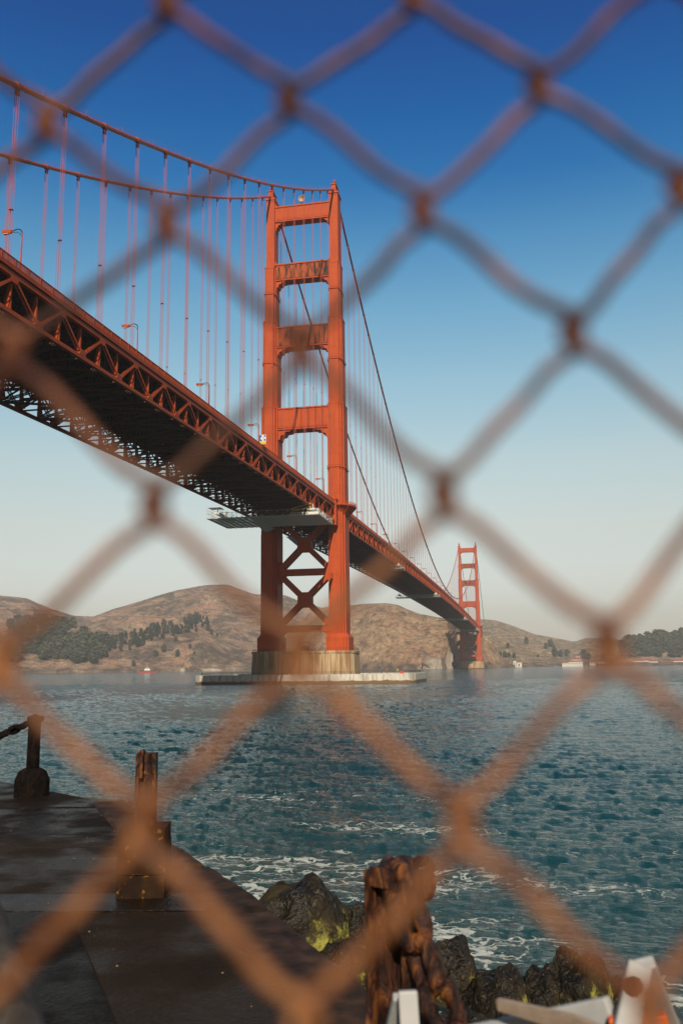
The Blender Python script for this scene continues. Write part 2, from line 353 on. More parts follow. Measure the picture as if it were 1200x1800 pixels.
def truss(sx, ka, kb, near):
    m = MB(); X = sx*HW
    for k in range(ka, kb):
        y, y2 = node_y(k), node_y(k+1); z, z2 = zb(y), zb(y2); A = lambda h, yy, zz: (X, yy, zz+h)
        m.bar((X, y, z+.35), (X, y2, z2+.35), .75, .7)
        if near:
            m.bb((X-.5, y, min(z, z2)+.0), (X+.5, y2, min(z, z2)+.05)) if False else None
        m.bar((X, y, z+TD-.35), (X, y2, z2+TD-.35), .75, .8)
        if k % 2 == 0: laced(m, (X, y, z+TD-.7), (X, y2, z2+.7), .62, .42, near)
        else: laced(m, (X, y, z+.7), (X, y2, z2+TD-.7), .62, .42, near)
        # gussets
        if k % 2 == 0: m.prism([(y-1.25, z+TD-.75), (y+1.25, z+TD-.75), (y+.65, z+TD-1.65), (y-.65, z+TD-1.65)], X-.40, X+.40, axis=0)
        else: m.prism([(y-1.3, z+.7), (y+1.3, z+.7), (y+.65, z+1.75), (y-.65, z+1.75)], X-.40, X+.40, axis=0)
        # tapered verticals (outer posts of the floor trusses)
        if near:
            m.add([(X-sx*1.5, y-.22, z+.7), (X-sx*.15, y-.22, z+.7), (X-sx*.15, y+.22, z+.7), (X-sx*1.5, y+.22, z+.7), (X-sx*.55, y-.18, z+TD-.9), (X-sx*.15, y-.18, z+TD-.9), (X-sx*.15, y+.18, z+TD-.9), (X-sx*.55, y+.18, z+TD-.9)],
                  [(0, 3, 2, 1), (4, 5, 6, 7), (0, 1, 5, 4), (1, 2, 6, 5), (2, 3, 7, 6), (3, 0, 4, 7)])
        else: m.bar((X, y, z+.5), (X, y, z+TD-.5), .45, .45)
    return m.build('stiffening_truss', M['truss'], bridge, fix=True)
for sx in (-1, 1): truss(sx, K0, -1, True); truss(sx, 1, K1-1, False); truss(sx, K1+1, K1+22, False)
# floor beams
def floor_beam(m, y, near):
    z = zb(y); a, b = z+2.9, z+6.6; X = HW-.6
    m.bar((-X, y, b), (X, y, b), .4, .5); m.bar((-X, y, a), (X, y, a), .4, .4)
    n = 12
    for i in range(n):
        x0 = -X+2*X*i/n; x1 = x0+2*X/n
        m.bar((x0, y, a if i % 2 else b), (x1, y, b if i % 2 else a), .34, .34, (0, 1, 0))
        if near: m.bar((x1, y, a), (x1, y, b), .3, .3); m.bar((x0, y, (a+b)/2), (x1, y, (a+b)/2), .12, .3)
    if near:   # knee to the bottom chord
        for s_ in (-1, 1): m.bar((s_*X, y, z+.6), (s_*(X-4.4), y, a), .3, .3)
fb = [k for k in range(K0, K1) if abs(k) > 0]
for k in fb[:100]:
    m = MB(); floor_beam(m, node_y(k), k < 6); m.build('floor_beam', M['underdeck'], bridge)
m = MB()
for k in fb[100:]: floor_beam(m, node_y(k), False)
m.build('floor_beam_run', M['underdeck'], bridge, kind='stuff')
# bottom laterals
m = MB()
for k in range(K0, K1-1):
    y, y2 = node_y(k), node_y(k+1); z, z2 = zb(y)+.25, zb(y2)+.25
    if k % 2 == 0:
        for s_ in (-1, 1):
            a = (s_*HW, y, z); b = (0, y2, z2); c_ = (s_*HW, node_y(k+2), zb(node_y(k+2))+.25)
            for p0, p1 in ((a, b), (b, c_)):
                if k < 8:
                    p0 = np.array(p0); p1 = np.array(p1); u = (p1-p0)/np.linalg.norm(p1-p0); n_ = np.cross(u, (0, 0, 1)); L = np.linalg.norm(p1-p0)
                    for q in (-.4, .4): m.bar(p0+n_*q, p1+n_*q, .14, .3)
                    kk = 18
                    for i in range(kk):
                        o = .4 if i % 2 else -.4; m.bar(p0+u*L*i/kk+n_*o, p0+u*L*(i+1)/kk-n_*o, .08, .08)
                else: m.bar(p0, p1, .5, .3)
    m.bar((-HW, y, z-.03), (HW, y, z-.03), .35, .3)
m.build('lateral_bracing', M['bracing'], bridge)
# roadway, stringers, sidewalk edge
m = MB()
ys = [node_y(k) for k in range(K0, K1+23)]
for a, b in zip(ys[:-1], ys[1:]):
    za, zz = zb(a), zb(b); v = []
    for y, z in ((a, za), (b, zz)):
        for x, h in ((-HW+.5, 7.15), (HW-.5, 7.15), (HW-.5, 7.9), (-HW+.5, 7.9)): v.append((x, y, z+h))
    m.add(v, [(0, 1, 5, 4), (1, 2, 6, 5), (2, 3, 7, 6), (3, 0, 4, 7)])
    for x in np.linspace(-12, 12, 9): m.bar((x, a, za+6.98), (x, b, zz+6.98), .3, .55)
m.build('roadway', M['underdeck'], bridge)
for sx in (-1, 1):
    for ka, kb, near in ((K0, -1, True), (1, K1-1, False), (K1+1, K1+22, False)):
        m = MB(); X = sx*(HW+.15)
        for k in range(ka, kb):
            y, y2 = node_y(k), node_y(k+1); z, z2 = zb(y), zb(y2)
            m.bar((X-sx*.1, y, z+7.55), (X-sx*.1, y2, z2+7.55), 1.0, .5); m.bar((X+sx*.35, y, z+7.35), (X+sx*.35, y2, z2+7.35), .12, .30)
            m.bar((X+sx*.1, y, z+RL), (X+sx*.1, y2, z2+RL), .16, .12); m.bar((X+sx*.1, y, z+RT+.1), (X+sx*.1, y2, z2+RT+.1), .1, .12)
            for j in range(2):
                t = j/2; yy = y+P*t; zz = z+(z2-z)*t; m.bar((X+sx*.1, yy, zz+RT-.4), (X+sx*.1, yy, zz+RL+.08), .22, .22)
                m.bar((X+sx*.1, yy+.2, zz+7.05), (X-sx*.5, yy+.2, zz+6.4), .2, .3)
            n = 36 if near else 10
            for j in range(n):
                t = (j+.5)/n; yy = y+P*t; zz = z+(z2-z)*t; m.bar((X+sx*.1, yy, zz+RT+.1), (X+sx*.1, yy, zz+RL), .06 if near else .1, .09 if near else .4, (0, 1, 0))
        m.build('railing', M['truss'], bridge)
# main cables
for sx in (-1, 1):
    X = sx*15.05; yy = np.r_[np.arange(-345, 0, 5.), np.arange(0, 1280, 10.), np.arange(1280, 1560, 10.)]
    m = MB(); m.tube([(X, y, zc(y)) for y in yy], .47, 10); c_ = m.build('main_cable', M['cable'], bridge, smooth=True)
    m = MB(); y3 = np.arange(-345, -6, 7.62)
    for s_ in (-1, 1):
        m.tube([(X+s_*.55, y, zc(y)+1.35) for y in y3], .022, 4)
        for y in y3[::2]: m.bar((X+s_*.55, y, zc(y)+.3), (X+s_*.55, y, zc(y)+1.4), .05, .05)
    m.build('hand_rope', M['cable'], c_)
# suspenders
sus = []
for k in list(range(-22, 0))+list(range(1, 84)):
    for sx in (-1, 1):
        y = k*15.24+(-1.2 if k < 0 else 0); sus.append((math.dist((sx*15.05, y), (CAM[0], CAM[1])), sx, y))
sus = [q for q in sus if q[2] > -300 and zc(q[2])-zb(q[2])-RT > 3]
sus.sort()
def suspender(m, bd, sx, y, near):
    X = sx*15.05; zt = zc(y); z0 = zb(y)+TD-.3
    for a in (-.28, .28):
        for b in ((-.24, .24) if near else (0,)):
            r = .040 if near else .062
            m.tube([(X+b, y+a, z0), (X+b, y+a, zt+.1)], r, 5 if near else 4, cap=False)
    th = zt-3.2
    if near:
        m.bar((X, y-.3, z0+(zt-z0)*.33), (X, y+.3, z0+(zt-z0)*.33), .6, .12)
    slope = (zc(y+1)-zc(y-1))/2
    d = np.array([0, 1, slope]); d /= np.linalg.norm(d)
    c0 = np.array([X, y, zt])
    bd.tube([c0-d*.75, c0-d*.7, c0+d*.7, c0+d*.75], [.5, .62, .62, .5], 10); bd.bar((X, y-.42, zt-.4), (X, y-.42, zt-1.4), .3, .16); bd.bar((X, y+.42, zt-.4), (X, y+.42, zt-1.4), .3, .16)
    bd.bar((X, y-.45, zt-1.45), (X, y+.45, zt-1.45), .55, .14)
for i, (d, sx, y) in enumerate(sus[:100]):
    m = MB(); b = MB(); suspender(m, b, sx, y, d < 500); o = m.build('suspender', M['rope'], bridge); b.build('cable_band', M['cable'], o)
m = MB(); b = MB()
for d, sx, y in sus[100:]: suspender(m, b, sx, y, False)
o = m.build('suspender_row', M['rope'], bridge, kind='stuff'); b.build('cable_band', M['cable'], o)

# pier fender (low concrete ring in the water)
m = MB(); ring = []; n = 56
def stad(hx, hy, r, n=14):
    q = []
    for cx, cy, a0 in ((hx-r, hy-r, 0), (-hx+r, hy-r, 1), (-hx+r, -hy+r, 2), (hx-r, -hy+r, 3)):
        for i in range(n+1): a = (a0+i/n)*math.pi/2; q.append((cx+r*math.cos(a), cy+r*math.sin(a)))
    return q
o_, i_ = stad(46, 27, 9), stad(42.5, 23.5, 6); nn = len(o_)
v = [(x+3.6, y, z) for q, z in ((o_, -3), (o_, 3.55), (i_, 3.55), (i_, -3)) for x, y in q]
m.add(v, [(r*nn+i, r*nn+(i+1) % nn, (r+1)*nn+(i+1) % nn, (r+1)*nn+i) for r in range(3) for i in range(nn)])
fender = empty('pier_fender', (0, 0, 0), label='low pale concrete ring in the water round the near pier', category='fender')
m.build('wall', M['fender'], fender, fix=True)
m = MB()
for i in range(nn):
    a, b = o_[i], o_[(i+1) % nn]; L = math.dist(a, b); k_ = max(1, int(L/2.4))
    s_ = .95
    if (a[1]+b[1])/2 > -20 or True:
        for j in range(k_): q = [(a[c_]+(b[c_]-a[c_])*j/k_)*s_ for c_ in (0, 1)]; m.bar((q[0]+3.6, q[1], 3.5), (q[0]+3.6, q[1], 4.6), .08, .08)
        for h in (.6, 1.1): m.bar((a[0]*s_+3.6, a[1]*s_, 3.55+h), (b[0]*s_+3.6, b[1]*s_, 3.55+h), .07, .07)
m.build('railing', M['dark'], fender)

# far concrete pylon behind the far tower
m = MB()
m.bb((17, 1420, -5), (25, 1440, 58)); m.bb((-25, 1420, -5), (-17, 1440, 58)); m.bb((16.4, 1419, 58), (25.6, 1441, 59.5)); m.bb((-25.6, 1419, 58), (-16.4, 1441, 59.5)); m.bb((-17, 1421, 40), (17, 1439, 52))
for z in (44, 50): m.bb((16.7, 1419.5, z), (25.3, 1440.5, z+.8))
m.build('bridge_pylon', M['concrete'], None, fix=True, label='square concrete pylon standing on the shore just beyond the far tower', category='pylon')

# ------------------------------------------------------------------ things on the bridge
lamp = empty('street_lamp', (0, 0, 0))
m = MB(); m.tube([(0, 0, 0), (0, 0, .6)], .22, 8); m.tube([(0, 0, .6), (0, 0, 7.0)], [.15, .10], 8); m.build('pole', M['orange'], lamp)
m = MB(); m.tube([(0, 0, 7.0)]+[(-.9+.9*math.cos(a), 0, 7.0+.9*math.sin(a)) for a in np.linspace(.2, 1.9, 8)]+[(-2.0, 0, 7.55)], .09, 6)
m.tube([(0, 0, 6.3), (-.3, 0, 7.0), (-.9, 0, 7.4), (-1.9, 0, 7.42)], .05, 5); m.build('arm', M['dark'], lamp)
m = MB(); m.prism([(-3.5, -.32), (-3.4, .32), (-1.9, .22), (-1.9, -.22)], 7.35, 7.85); m.build('lamp_head', M['orange'], lamp, fix=True)
m = MB(); m.prism([(-3.35, -.24), (-3.3, .24), (-2.4, .2), (-2.4, -.2)], 7.2, 7.345); m.build('lens', M['lens'], lamp, fix=True)
LY = [-256.5, -211.5, -167, -122, -74.5, -28.5, 20+28, 63.5, 108, 154, 200.5, 246, 288, 335, 376, 415, 464, 510, 556, 602, 648]
od = ['nearest, leftmost', 'second', 'third', 'fourth', 'fifth', 'sixth', 'seventh', 'eighth', 'ninth', 'tenth', 'eleventh', 'twelfth', 'thirteenth', 'fourteenth', 'fifteenth', 'sixteenth', 'seventeenth', 'eighteenth', 'nineteenth', 'twentieth', 'twenty-first']
for i, y in enumerate(LY):
    o = lamp if i == 0 else copy_tree(lamp)
    o.location = (HW-.4, y, zb(y)+RT-.1); side = 'before the near tower' if y < 0 else 'beyond the near tower'
    o['label'] = f'orange street lamp on the facing railing, {od[i]} in the row, {side}'; o['category'] = 'street lamp'; o['group'] = 'street lamps along the bridge roadway'
# sign on the railing
sg = empty('roadside_sign', (HW+.5, -121.0, zb(-121)+RL), label='small blue, white and yellow sign on the bridge railing beside the tower', category='sign')
m = MB(); m.bb((-1.1, -.06, .1), (1.1, .06, 3.1)); m.build('panel', M['white'], sg)
m = MB(); m.bb((-1.05, -.10, 2.3), (-.2, -.07, 3.0)); m.bb((-1.05, -.10, 1.1), (-.6, -.07, 2.3)); m.bb((-.6, -.10, 1.1), (-.1, -.07, 1.6)); m.bb((.45, -.10, 2.4), (1.0, -.07, 3.0)); m.bb((.4, -.10, 1.15), (1.0, -.07, 1.75)); m.bar((.1, -.085, 1.9), (.6, -.085, 2.4), .15, .03, (0, 1, 0)); m.build('symbol', M['blue'], sg)
m = MB(); m.bb((-1.08, -.10, .15), (1.08, -.07, .95)); m.build('stripe', M['yellow'], sg)
m = MB(); m.bar((-.6, .1, -1.6), (-.6, .1, 2.9), .12, .12); m.bar((.6, .1, -1.6), (.6, .1, 2.9), .12, .12); m.build('post', M['dark'], sg)
# dish on the top strut
ds = empty('signal_dish', (-.2, -3.0, 219.6), label='round pale dish standing on the top strut of the near tower', category='dish')
m = MB(); prof = [(0.05, .9), (.8, .72), (1.25, .35), (1.5, 0), (1.6, 0), (1.3, .45), (.8, .9), (.05, 1.1)]
vs = []; k = 20
for r, d in prof:
    for j in range(k): a = 2*math.pi*j/k; vs.append((r*math.cos(a), d, 2.3+r*math.sin(a)))
m.add(vs, [(i*k+j, i*k+(j+1) % k, (i+1)*k+(j+1) % k, (i+1)*k+j) for i in range(len(prof)-1) for j in range(k)])
m.build('reflector', simple('dish_paint', [(.40, .22, .14), (.52, .30, .20)], 2, .5), ds, smooth=True, fix=True)
m = MB(); m.bar((0, 1.1, 0), (0, 1.1, 2.4), .25, .25); m.bar((-.9, 1.1, 0), (0, 1.1, 1.6), .1, .1); m.bar((.9, 1.1, 0), (0, 1.1, 1.6), .1, .1); m.bar((0, 0.9, 2.3), (0, 1.2, 2.3), .3, .3); m.bar((0, .9, 4.0), (0, .9, 6.2), .08, .08); m.build('mast', M['dark'], ds)
# maintenance platforms hung under the deck
def platform(y, wy, z, x0, x1, label, near=True):
    r = empty('maintenance_platform', (0, y, z), label=label, category='platform', group='maintenance platforms hung under the bridge deck')
    m = MB(); hy = wy/2
    n = int((x1-x0)/1.1)
    for i in range(n):
        x = x0+(x1-x0)*i/n; m.bar((x+.3, -hy, .02 if i % 2 else .10), (x+.3, hy, .02 if i % 2 else .10), .95, .12)
    m.build('deck', M['scaffdeck'], r)
    m = MB()
    for sy in ((-1, 0, 1) if near else (-1, 1)):
        yy = sy*hy
        m.bar((x0, yy, .2), (x1, yy, .2), .14, .16); m.bar((x0, yy, 2.2), (x1, yy, 2.2), .14, .14)
        n = int((x1-x0)/1.9)
        for i in range(n+1):
            x = x0+(x1-x0)*i/n; m.bar((x, yy, .2), (x, yy, 2.2), .1, .1)
            if i < n: x2_ = x0+(x1-x0)*(i+1)/n; m.bar((x, yy, .2 if i % 2 else 2.2), (x2_, yy, 2.2 if i % 2 else .2), .1, .1)
    for x in (x0, x1):
        m.bar((x, -hy, .2), (x, hy, .2), .14, .14); m.bar((x, -hy, 2.2), (x, hy, 2.2), .12, .12)
        for t in np.linspace(-hy, hy, max(3, int(wy/2.5))): m.bar((x, t, .2), (x, t, 2.2), .09, .09)
    m.build('lattice_rail', M['scaffold'], r)
    m = MB()
    for x in ((x0+3, x1-3)):
        for yy in (-hy*.7, hy*.7): m.bar((x, yy, 2.2), (x, yy, max(2.6, 66.5-z)+.6), .25, .25); 
        m.bb((x-1, -hy*.8, 2.25), (x+1, hy*.8, 2.9)); m.bb((x-.4, -.6, 2.9), (x+.4, .6, 4.2))
    m.build('hanger', M['white'], r)
    return r
pf = platform(-47, 25, 62.4, -24.0, 19.5, 'wide grey lattice scaffold platform hung below the deck in front of the near tower')
m = MB()    # white sheeted end bay
m.bb((7.5, -12.6, -.12), (19.6, 12.6, -.05)); m.bb((8.6, -12.66, .1), (19.5, -12.60, 1.0)); 
m.build('white_sheeting', M['white'], pf)
m = MB()
for i, x in enumerate(np.arange(8.4, 18.8, 1.25)): m.bar((x, -12.4, -.16), (x-.1, 12.4, -.16), .10, .06)
for q, wd in ((9.4, .7), (10.5, .6), (11.5, .8), (12.9, .6), (14.0, .7), (15.2, .5)): m.bb((q-wd/2, -12.75, .3), (q+wd/2, -12.68, .75))
m.build('dark_batten', M['dark'], pf)
m = MB()     # railing and canopy frames at the open end beyond the deck edge
for x in (-24, -22, -20, -18):
    for yy in (-12.5, -6, 0, 6, 12.5): m.bar((x, yy, 2.2), (x, yy, 4.4), .06, .06)
    m.bar((x, -12.5, 3.4), (x, 12.5, 3.4), .06, .06)
m.bb((-24, -12, 4.4), (-19, -7, 4.5))
for yy in (-12.5, -6, 0, 6, 12.5): m.bar((-24, yy, 3.4), (-17, yy, 3.4), .06, .06)
m.build('guard_frame', M['scaffold'], pf)
m = MB()
m.bar((9, -12.6, 2.4), (16.0, -10.2, 4.6), .35, .3); m.bar((9, -12.0, 1.6), (16.0, -9.8, 3.4), .3, .3); m.build('yellow_beam', M['yellow'], pf)
platform(187, 14, 67.0, 12, 19.5, 'short white work platform on the deck edge, first beyond the near tower', False)
platform(440, 14, 67.8, -20, 19.5, 'white work platform under the whole deck width, second beyond the near tower', False)
platform(860, 14, 67.0, -20, 19.5, 'narrow white work platform halfway to the far tower, third beyond the near tower', False)
platform(1195, 14, 65.0, -20, 19.5, 'white work platform just in front of the far tower', False)
# draped safety nets under the far edge of the deck
netm = simple('pale_blue_netting', [(.45, .55, .62), (.65, .72, .76)], .8, .7)
def net(y, L, lab):
    m = MB(); vs = []; a = 14; b = 10
    for i in range(a+1):
        for j in range(b+1):
            t = i/a; u_ = j/b; yy = y+L*t; sag = 3.0*4*t*(1-t)*(.35+.65*math.sin(math.pi*u_))
            vs.append((-HW-1.2+4.6*u_, yy, zb(yy)-.3-sag+.12*random.random()))
    m.add(vs, [(i*(b+1)+j, i*(b+1)+j+1, (i+1)*(b+1)+j+1, (i+1)*(b+1)+j) for i in range(a) for j in range(b)])
    o = m.build('safety_net', netm, None, smooth=True, label=lab, category='net'); md = o.modifiers.new('thick', 'SOLIDIFY'); md.thickness = .04
net(-24, 22, 'pale blue tarpaulin sagging under the far deck edge left of the near tower leg')
net(30, 42, 'pale blue tarpaulin sagging under the deck seen between the near tower legs')

# people at the end of the fender: tiny figures in work clothes
def person(loc, rz, shirt, legs, label, arm=.3):
    skin = simple('skin', [(.42, .24, .16), (.50, .30, .20)], 5, .6)
    r = empty('person', loc, rz, label=label, category='person')
    V = [(0, 0, .95), (0, 0, 1.15), (0, 0, 1.38), (0, .01, 1.52), (0, .02, 1.64), (0, .01, 1.74), (.19, 0, 1.42), (.27, .03, 1.16), (.24, .22, .98+arm*.2), (-.19, 0, 1.42), (-.28, .02, 1.15), (-.30, .1, .9), (.10, 0, .90), (.13, .05, .50), (.14, 0, .07), (.14, .16, .03), (-.10, 0, .90), (-.13, -.02, .50), (-.15, -.08, .07), (-.15, .08, .03)]
    Eg = [(0, 1), (1, 2), (2, 3), (3, 4), (4, 5), (2, 6), (6, 7), (7, 8), (2, 9), (9, 10), (10, 11), (0, 12), (12, 13), (13, 14), (14, 15), (0, 16), (16, 17), (17, 18), (18, 19)]
    R_ = [.15, .14, .15, .06, .10, .07, .07, .05, .04, .07, .05, .04, .10, .065, .05, .05, .10, .065, .05, .05]
    me = bpy.data.meshes.new('body'); me.from_pydata(V, Eg, []); o = bpy.data.objects.new('body', me); C.objects.link(o); o.parent = r
    mm, nt, bs = new_mat('work_clothes'); tc = N(nt, 'ShaderNodeTexCoord'); sp = N(nt, 'ShaderNodeSeparateXYZ'); nt.links.new(tc.outputs['Object'], sp.inputs[0])
    g = N(nt, 'ShaderNodeMath', operation='GREATER_THAN'); g.inputs[1].default_value = 1.52; nt.links.new(sp.outputs[2], g.inputs[0])
    g2 = N(nt, 'ShaderNodeMath', operation='GREATER_THAN'); g2.inputs[1].default_value = .93; nt.links.new(sp.outputs[2], g2.inputs[0])
    c = mixc(nt, legs, shirt, g2.outputs[0]); c = mixc(nt, c, (.45, .27, .19, 1), g.outputs[0]); nt.links.new(c, bs.inputs['Base Color'])
    me.materials.append(mm)
    sk_ = o.modifiers.new('skin', 'SKIN')
    for i, v_ in enumerate(me.skin_vertices[0].data): v_.radius = (R_[i], R_[i]*(.75 if i < 3 else 1)); v_.use_root = i == 0
    s_ = o.modifiers.new('sub', 'SUBSURF'); s_.levels = s_.render_levels = 1
    m = MB(); m.tube([(0, .01, 1.70), (0, .01, 1.76), (0, .01, 1.82), (0, .01, 1.84)], [.13, .125, .08, .01], 10); m.build('helmet', M['white'], r, smooth=True)
    return r
person((38.6, -24, 3.55), 2.6, (.60, .10, .03, 1), (.50, .08, .03, 1), 'person in orange work clothes standing on the fender, left of the one in yellow')
person((42.9, -24.3, 3.55), 3.4, (.60, .62, .05, 1), (.35, .30, .25, 1), 'person in yellow vest standing at the right end of the fender')
m = MB(); m.bb((-.7, -.5, 0), (.7, .5, .9)); m.bb((-.75, -.55, .9), (.75, .55, 1.0)); m.bar((.5, 0, 1.0), (.5, 0, 1.5), .1, .1)
for s_ in (-1, 1): m.bar((s_*.72, -.4, 0), (s_*.72, -.4, .95), .06, .06)
o = m.build('equipment_crate', M['red'], None, label='small red crate on the fender beside the person in yellow', category='crate'); o.location = (44.5, -24.2, 3.55)
# machinery on the near pier
gen = empty('pier_machine', (2.0, -9.5, 13.1), label='dark machine under a frame on top of the pier between the tower legs', category='machine')
m = MB(); m.bb((-1.6, -1, .3), (1.6, 1, 1.7)); m.bb((-1.3, -.8, 1.7), (.2, .8, 2.3)); m.tube([(.9, 0, 1.7), (.9, 0, 2.6)], .2, 8)
for s_ in (-1, 1): m.tube([(s_*1.1, -1.05, .35), (s_*1.1, -1.05+.01, .35), (s_*1.1, 1.05, .35)], .35, 10)
m.build('housing', M['dark'], gen)
m = MB()
for x in (-2.2, 2.2):
    for y in (-1.4, 1.4): m.bar((x, y, 0), (x, y, 3.3), .14, .14)
m.bb((-2.4, -1.6, 3.3), (2.4, 1.6, 3.5)); m.build('shelter_frame', M['dark'], gen)

# ------------------------------------------------------------------ water
def water():
    az0 = YAW; na = 1000; A = np.linspace(az0-1.15, az0+1.15, na)
    r1 = 2.0*np.exp(np.arange(0, math.log(420/2.0), .0062)); r2 = 420*np.exp(np.linspace(.04, math.log(5800/420), 40)); R_ = np.r_[r1, r2]; nr = len(R_)
    rr, aa = np.meshgrid(R_, A, indexing='ij'); X = CAM[0]+rr*np.sin(aa); Y = CAM[1]+rr*np.cos(aa)
    Z = np.zeros_like(X); dx = np.zeros_like(X); dy = np.zeros_like(X)
    g = np.random.default_rng(3)
    for i in range(70):
        lam = .24*(2.6/.24)**g.random() if i < 60 else 4+g.random()*9; th = math.radians(258)+g.normal()*.55; k = 2*math.pi/lam; kx, ky = k*math.cos(th), k*math.sin(th); ph = g.random()*6.28
        amp = .0076*lam**.60 if i < 60 else .018
        gg = np.clip(1.6-rr*.0026/lam*1.0, 0, 1)
        a = kx*X+ky*Y+ph+.6*np.sin(X*.21+i)+.6*np.cos(Y*.17+i*2)
        Z += amp*gg*np.sin(a); s_ = .8*amp*gg*np.cos(a); dx += s_*math.cos(th); dy += s_*math.sin(th)
    lull = .80+.30*np.sin(X*.055+Y*.02+1)*np.sin(Y*.045-X*.012+.4)+.22*np.sin(X*.019-Y*.071+2)*np.sin(X*.13+Y*.031)
    Z *= lull; X += dx*lull; Y += dy*lull
    me = bpy.data.meshes.new('sea'); nv = nr*na; me.vertices.add(nv)
    me.vertices.foreach_set('co', np.stack([X, Y, Z], -1).astype(np.float32).ravel())
    i, j = np.meshgrid(np.arange(nr-1), np.arange(na-1), indexing='ij'); a = (i*na+j).ravel()
    q = np.stack([a, a+na, a+na+1, a+1], -1).astype(np.int32).ravel()[:]
    q = q.reshape(-1, 4)[:, ::-1].ravel() if True else q
    me.loops.add(len(q)); me.loops.foreach_set('vertex_index', q); npol = len(q)//4; me.polygons.add(npol)
    me.polygons.foreach_set('loop_start', np.arange(npol, dtype=np.int32)*4); me.polygons.foreach_set('loop_total', np.full(npol, 4, np.int32))
    me.polygons.foreach_set('use_smooth', np.ones(npol, bool))
    me.update(calc_edges=True)
    # froth: where surf washes off the wall and rocks
    lx, ly = X-CAM[0], Y-CAM[1]
    def blob(cx, cy, sx, sy, rot, w):
        c_, s_ = math.cos(rot), math.sin(rot); u = (lx-cx)*c_+(ly-cy)*s_; v = -(lx-cx)*s_+(ly-cy)*c_
        return w*np.exp(-(u/sx)**2-(v/sy)**2)
    F = np.zeros_like(X)
    for b in FOAM: F = np.maximum(F, blob(*b[:5], b[5]*.93))
    at_ = me.attributes.new('froth', 'FLOAT', 'POINT'); at_.data.foreach_set('value', F.astype(np.float32).ravel())
    m, nt, bs = new_mat('sea_water')
    tc = N(nt, 'ShaderNodeTexCoord'); 
    c, h, v = noise_col(nt, .02, [(.004, .038, .045), (.006, .050, .054)], (1, 1, 1), 4)
    at = N(nt, 'ShaderNodeAttribute', attribute_name='froth')
    # lacy foam: warped voronoi cell edges broken by noise
    wn = N(nt, 'ShaderNodeTexNoise', Scale=.9, Detail=5); nt.links.new(tc.outputs['Object'], wn.inputs['Vector'])
    ws = N(nt, 'ShaderNodeVectorMath', operation='SCALE'); ws.inputs['Scale'].default_value = 2.2; nt.links.new(wn.outputs['Color'], ws.inputs[0])
    wa = N(nt, 'ShaderNodeVectorMath', operation='ADD'); nt.links.new(ws.outputs[0], wa.inputs[0]); nt.links.new(tc.outputs['Object'], wa.inputs[1])
    mp = N(nt, 'ShaderNodeMapping'); mp.inputs['Scale'].default_value = (.75, 1.5, 1); mp.inputs['Rotation'].default_value = (0, 0, .3); nt.links.new(wa.outputs[0], mp.inputs[0])
    vo = N(nt, 'ShaderNodeTexVoronoi', feature='DISTANCE_TO_EDGE', Scale=1.2); nt.links.new(mp.outputs[0], vo.inputs['Vector'])
    bn = N(nt, 'ShaderNodeTexNoise', Scale=.55, Detail=7, Roughness=.74); nt.links.new(mp.outputs[0], bn.inputs['Vector'])
    # threshold rises with froth attribute
    e1 = ramp(nt, vo.outputs['Distance'], 0.0, .15, 1, 0)
    mm = N(nt, 'ShaderNodeMath', operation='MULTIPLY_ADD'); nt.links.new(e1, mm.inputs[0]); mm.inputs[1].default_value = .22; nt.links.new(bn.outputs[0], mm.inputs[2])
    m2 = N(nt, 'ShaderNodeMath', operation='MULTIPLY_ADD'); nt.links.new(at.outputs['Fac'], m2.inputs[0]); m2.inputs[1].default_value = .42; nt.links.new(mm.outputs[0], m2.inputs[2])
    foam = ramp(nt, m2.outputs[0], .86, .96)
    # far whitecaps
    wc = N(nt, 'ShaderNodeTexNoise', Scale=.12, Detail=8, Roughness=.75); mpw = N(nt, 'ShaderNodeMapping'); mpw.inputs['Scale'].default_value = (.5, 1, 1); nt.links.new(tc.outputs['Object'], mpw.inputs[0]); nt.links.new(mpw.outputs[0], wc.inputs['Vector'])
    cap = ramp(nt, wc.outputs[0], .735, .77)
    fm = N(nt, 'ShaderNodeMath', operation='MAXIMUM'); nt.links.new(foam, fm.inputs[0]); nt.links.new(cap, fm.inputs[1])
    col = mixc(nt, c, (.62, .66, .62, 1), fm.outputs[0])
    # milky green where the surf stirs up bubbles
    mil = ramp(nt, at.outputs['Fac'], .25, 1.1, 0, .55); base = mixc(nt, c, (.035, .060, .036, 1), mil); col = mixc(nt, base, (.50, .54, .50, 1), fm.outputs[0])
    nt.links.new(col, bs.inputs['Base Color'])
    ro = ramp(nt, fm.outputs[0], 0, 1, .05, .8); nt.links.new(ro, bs.inputs['Roughness']); bs.inputs['IOR'].default_value = 1.33; bs.inputs['Specular IOR Level'].default_value = .34
    n1 = N(nt, 'ShaderNodeTexNoise', Scale=2.4, Detail=6, Roughness=.65); mp1 = N(nt, 'ShaderNodeMapping'); mp1.inputs['Scale'].default_value = (.42, 1.35, 1); mp1.inputs['Rotation'].default_value = (0, 0, .2); nt.links.new(tc.outputs['Object'], mp1.inputs[0]); nt.links.new(mp1.outputs[0], n1.inputs['Vector'])
    n2 = N(nt, 'ShaderNodeTexNoise', Scale=.28, Detail=8, Roughness=.7); nt.links.new(mp1.outputs[0], n2.inputs['Vector'])
    n3 = N(nt, 'ShaderNodeTexNoise', Scale=.85, Detail=6, Roughness=.7); nt.links.new(mp1.outputs[0], n3.inputs['Vector'])
    b0 = N(nt, 'ShaderNodeBump', Strength=.8, Distance=.24); nt.links.new(n3.outputs[0], b0.inputs['Height'])
    b1 = N(nt, 'ShaderNodeBump', Strength=.7, Distance=.10); nt.links.new(b0.outputs[0], b1.inputs['Normal']); nt.links.new(n1.outputs[0], b1.inputs['Height'])
